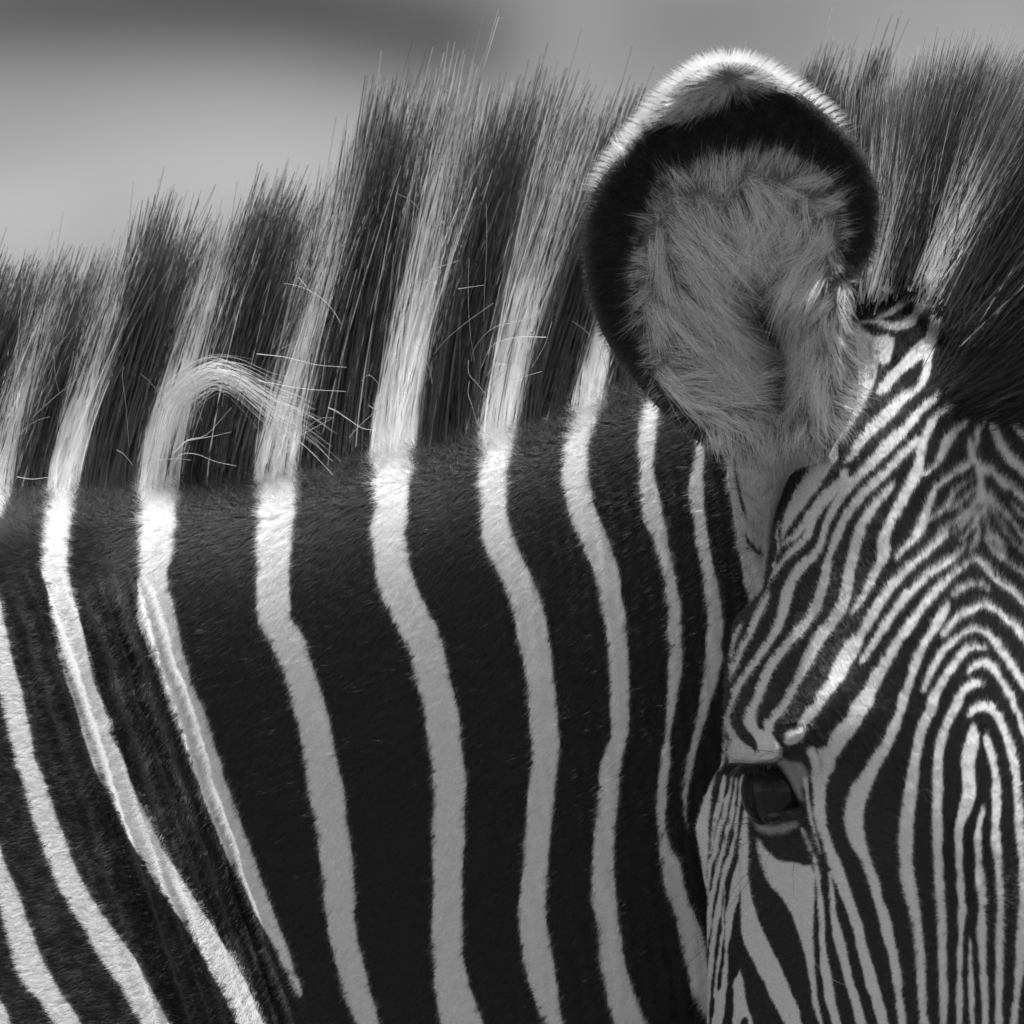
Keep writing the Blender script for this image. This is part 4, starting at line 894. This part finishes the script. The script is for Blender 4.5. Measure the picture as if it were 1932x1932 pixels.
# ------------------------------------------------------------------ eye
ex, ey_ = tp('L1', [(1085, 1160)])[0]
R = 80 * S
ef_ = head_f(np.array([ex - 62.]), np.array([ey_]))[0]
eye_c = W3(np.array(ex + 20.), np.array(ey_ + 4.), np.array(YH - (224 - 80) * S))
def sphere(R, nu=48, nv=32, bulge=None):
    u_ = np.linspace(0, 2 * np.pi, nu, endpoint=False); v_ = np.linspace(0, np.pi, nv)
    U, Vv = np.meshgrid(u_, v_)
    P = np.stack([np.sin(Vv) * np.cos(U), -np.cos(Vv), np.sin(Vv) * np.sin(U)], -1)
    return P.reshape(-1, 3) * R, grid_faces(nv, nu)
V, F = sphere(R)
tone_e = np.zeros(len(V))
eye_o = link('eye', make_mesh('eye', V, F[:, ::-1], None, {'tone': tone_e}), zebra)
eye_o.location = eye_c; eye_o.rotation_euler = (math.radians(-4), 0, math.radians(-14))
m, n = new_mat('dark_eye')
tc = n.nodes.new('ShaderNodeTexCoord'); sp = n.nodes.new('ShaderNodeSeparateXYZ'); n.links.new(tc.outputs['Object'], sp.inputs[0])
# long horizontal pupil inside a dark brown iris
def mnode(op, a_, b_=None):
    k = n.nodes.new('ShaderNodeMath'); k.operation = op
    for i_, v_ in enumerate((a_, b_)):
        if v_ is None: continue
        if isinstance(v_, (int, float)): k.inputs[i_].default_value = v_
        else: n.links.new(v_, k.inputs[i_])
    return k.outputs[0]
xx = mnode('DIVIDE', sp.outputs[0], R * .30); zz = mnode('DIVIDE', mnode('ADD', sp.outputs[2], -R * .04), R * .11)
rr = mnode('ADD', mnode('POWER', mnode('ABSOLUTE', xx), 4), mnode('POWER', mnode('ABSOLUTE', zz), 4))
mr = n.nodes.new('ShaderNodeMapRange'); n.links.new(rr, mr.inputs[0]); mr.inputs[1].default_value = .7; mr.inputs[2].default_value = 1.3; mr.inputs[3].default_value = .002; mr.inputs[4].default_value = .016
nz = n.nodes.new('ShaderNodeTexNoise'); nz.inputs['Scale'].default_value = 220; n.links.new(tc.outputs['Object'], nz.inputs['Vector'])
cc = mnode('MULTIPLY', mr.outputs[0], mnode('ADD', nz.outputs['Fac'], .5))
gx1 = mnode('POWER', mnode('DIVIDE', mnode('ADD', sp.outputs[0], R * .03), R * .16), 2); gz1 = mnode('POWER', mnode('DIVIDE', mnode('ADD', sp.outputs[2], R * .60), R * .05), 2)
gl = mnode('LESS_THAN', mnode('ADD', gx1, gz1), mnode('ADD', nz.outputs['Fac'], .5))
cc = mnode('ADD', cc, mnode('MULTIPLY', gl, .04))            # painted glint low on the eyeball, over a sliver of its white
b = n.nodes.new('ShaderNodeBsdfPrincipled'); b.inputs['Roughness'].default_value = .05; b.inputs['IOR'].default_value = 1.28
n.links.new(cc, b.inputs['Base Color'])
o = n.nodes.new('ShaderNodeOutputMaterial'); n.links.new(b.outputs[0], o.inputs[0])
eye_o.data.materials.append(m)

# lashes: dark, sweeping down and to the left from under the brow
N = 260
u_ = rng.uniform(0, 1, N)
lx = np.interp(u_, [0, .35, .7, 1], [565, 720, 900, 1110]); ly = np.interp(u_, [0, .35, .7, 1], [845, 846, 850, 838])
ax = np.interp(u_, [0, .4, .75, 1], [-.8, -.75, -.35, .15]) + rng.normal(0, .12, N); ay = np.interp(u_, [0, .4, .75, 1], [.6, .75, .9, .95])
Ls = np.interp(u_, [0, .4, .75, 1], [190, 260, 150, 90]) * rng.uniform(.45, 1.15, N)
tt = np.linspace(0, 1, 6)[None, :]
LX = lx[:, None] + ax[:, None] * Ls[:, None] * tt; LY = ly[:, None] + ay[:, None] * Ls[:, None] * (tt * .55 + .45 * tt ** 2)
xy = np.array(tp('L1', list(zip(LX.ravel(), LY.ravel()))))
fy = head_y(np.array(tp('L1', list(zip(lx, ly - 25))))[:, 0], np.array(tp('L1', list(zip(lx, ly - 25))))[:, 1])
dep = fy[:, None] - .004 * np.sin(tt * 1.6) - .001
pts = W3(xy[:, 0].reshape(N, 6), xy[:, 1].reshape(N, 6), dep)
hair('eyelashes', pts, .00026 * (1 - .8 * np.linspace(0, 1, 6)), np.where(rng.uniform(0, 1, N) < .15, .05, .0), zebra, M_mane)

# whiskers round the eye and on the brow
WK = [('L1', [(785,1495),(700,1525),(640,1568)], .02), ('L1', [(850,1575),(640,1572),(480,1590),(340,1615)], .02), ('L1', [(990,1665),(850,1740),(700,1850),(560,1960)], .02), ('L1', [(1400,1625),(1150,1780),(1060,1900),(1000,2060)], .02), ('L1', [(1200,680),(1050,705),(880,800)], .02), ('L1', [(1190,725),(1000,695),(800,668),(660,650)], .02), ('L1', [(1180,760),(1030,820),(960,845)], .02),
      ('L2', [(960,0),(790,220),(640,420),(530,570)], .02), ('L2', [(930,30),(780,110),(600,330),(540,470)], .02), ('L2', [(1340,0),(1332,180),(1345,440)], .03),
      ('L2', [(1350,440),(1362,560),(1395,790),(1460,980),(1560,1140),(1660,1270),(1720,1300)], .95), ('L2', [(1800,1390),(1860,1420),(1950,1460)], .6), ('L2', [(220,1060),(120,1150),(40,1215)], .03)]
allp = []; ton = []
for tile, p, tnv in WK:
    q = catmull(tp(tile, p), 6); i_ = np.linspace(0, len(q) - 1, 10); q = np.stack([np.interp(i_, np.arange(len(q)), q[:, k]) for k in (0, 1)], 1)
    ff = head_f(q[:, 0], q[:, 1]); dep = YH - np.maximum(ff, ff.max() * .8) * S - .004
    allp.append(W3(q[:, 0], q[:, 1], dep)); ton.append(tnv)
hair('whiskers', np.array(allp), .00016 * (1 - .6 * np.linspace(0, 1, 10)), np.array(ton), zebra, M_mane)

# stray and broken hairs of the mane: the bent lock and single fly-aways
def m1(p): return (p[0] * .33854, 301.9 + p[1] * .33854)
def m2_(p): return (553.4 + p[0] * .33854, 201.25 + p[1] * .33854)
lockp, lockt = [], []
g1 = catmull([m1(p) for p in [(900,1720),(930,1480),(1010,1310),(1180,1190),(1340,1230),(1540,1370),(1700,1450),(1880,1580)]], 5)
for k in range(120):
    a_ = rng.uniform(.05, .35); e_ = rng.uniform(.5, 1.0)
    i_ = np.linspace(a_, e_, 10) * (len(g1) - 1)
    q = np.stack([np.interp(i_, np.arange(len(g1)), g1[:, c_]) for c_ in (0, 1)], 1)
    off = rng.normal(0, 1); tt = np.linspace(0, 1, 10)
    q[:, 1] += off * (10 + 9 * tt) + rng.normal(0, 18) * tt ** 2 + rng.normal(0, 3) * np.sin(tt * 6); q[:, 0] += off * 13 * (1 - tt) + rng.normal(0, 9)
    lockp.append(W3(q[:, 0], q[:, 1], YC - .036 - .012 * np.sin(tt * 3) + rng.normal(0, .003) - .02 * smooth01((q[:, 1] - 830) / 60.))); lockt.append(rng.uniform(.2, .8))
FL = [(m1, [(960,1640),(1050,1560),(1150,1530),(1290,1380)]), (m1, [(980,1620),(1030,1570),(1180,1540),(1290,1515)]), (m1, [(970,1690),(1010,1640),(1100,1640),(1200,1680),(1320,1705)]), (m1, [(95,1765),(180,1778),(290,1765)]), (m1, [(1620,1560),(1720,1510),(1860,1435)]), (m1, [(1830,1380),(1880,1400),(1932,1440)]), (m1, [(650,1615),(690,1640),(740,1700)]), (m1, [(300,1035),(308,1200),(330,1300)]), (m1, [(688,1150),(682,1220),(700,1350),(720,1600)]), (m1, [(1430,1080),(1600,1100),(1760,1140),(1932,1155)]), (m1, [(1440,1230),(1700,1275),(1932,1290)]),
      (m2_, [(1075,540),(1078,750),(1065,1050),(1062,1200)]), (m2_, [(918,1015),(1070,993)]), (m2_, [(980,845),(975,1050),(985,1250),(1010,1420)]), (m2_, [(1115,1095),(980,1190),(860,1290),(780,1380)]), (m2_, [(775,905),(930,855)]), (m2_, [(655,1040),(700,985),(750,970),(810,988)]), (m2_, [(1280,1190),(1130,1225),(1050,1290),(1000,1370),(995,1420)]), (m2_, [(1410,1285),(1250,1285),(1110,1330),(1050,1450)]), (m2_, [(975,1415),(980,1490),(1030,1550),(1100,1640)]), (m2_, [(980,1530),(975,1600),(1000,1680),(1030,1790)]), (m2_, [(1180,1435),(1120,1440),(1080,1500)]), (m2_, [(380,1530),(420,1495),(470,1540),(485,1600)]), (m2_, [(195,1675),(290,1730),(380,1790),(460,1810),(530,1880)]), (m2_, [(-40,1900),(60,1800),(150,1740),(225,1732)]), (m2_, [(420,1665),(530,1735)]), (m2_, [(1385,1475),(1200,1530)]), (m2_, [(1440,1200),(1400,1330),(1330,1450)]), (m2_, [(850,440),(900,330)]), (m2_, [(820,640),(845,645)]), (m2_, [(30,950),(110,1050)])]
for fn, p in FL:
    q = catmull([fn(v_) for v_ in p], 6); i_ = np.linspace(0, len(q) - 1, 10)
    q = np.stack([np.interp(i_, np.arange(len(q)), q[:, c_]) for c_ in (0, 1)], 1)
    lockp.append(W3(q[:, 0], q[:, 1], np.full(10, YC - .066) - .02 * smooth01((q[:, 1] - 820) / 60.))); lockt.append(rng.uniform(.75, 1))
for k in range(45):                                             # short broken ends over the whole mane
    s0 = rng.uniform(-40, 1250); hh_ = np.interp(s0, HGT[:, 0], HGT[:, 1]); f0 = rng.beta(1.2, 1.5) * .8; c0 = crest(s0)
    a_ = rng.normal(.28, .42); l_ = rng.uniform(25, 120) if k % 3 else rng.uniform(60, 200); bnd = rng.normal(0, .7)
    tt = np.linspace(0, 1, 10); an = a_ + bnd * tt
    xq = s0 + .22 * hh_ * f0 + np.cumsum(np.sin(an)) / 10 * l_; yq = c0 - f0 * hh_ - np.cumsum(np.cos(an)) / 10 * l_
    lockp.append(W3(xq, yq, YC - .05 - .012 * rng.uniform(0, 1) - .01 * tt)); lockt.append(rng.choice([.1, .5, .9]))
hair('stray_hairs', np.array(lockp), .00016 * (1 - .6 * np.linspace(0, 1, 10)), np.array(lockt), zebra, M_mane)
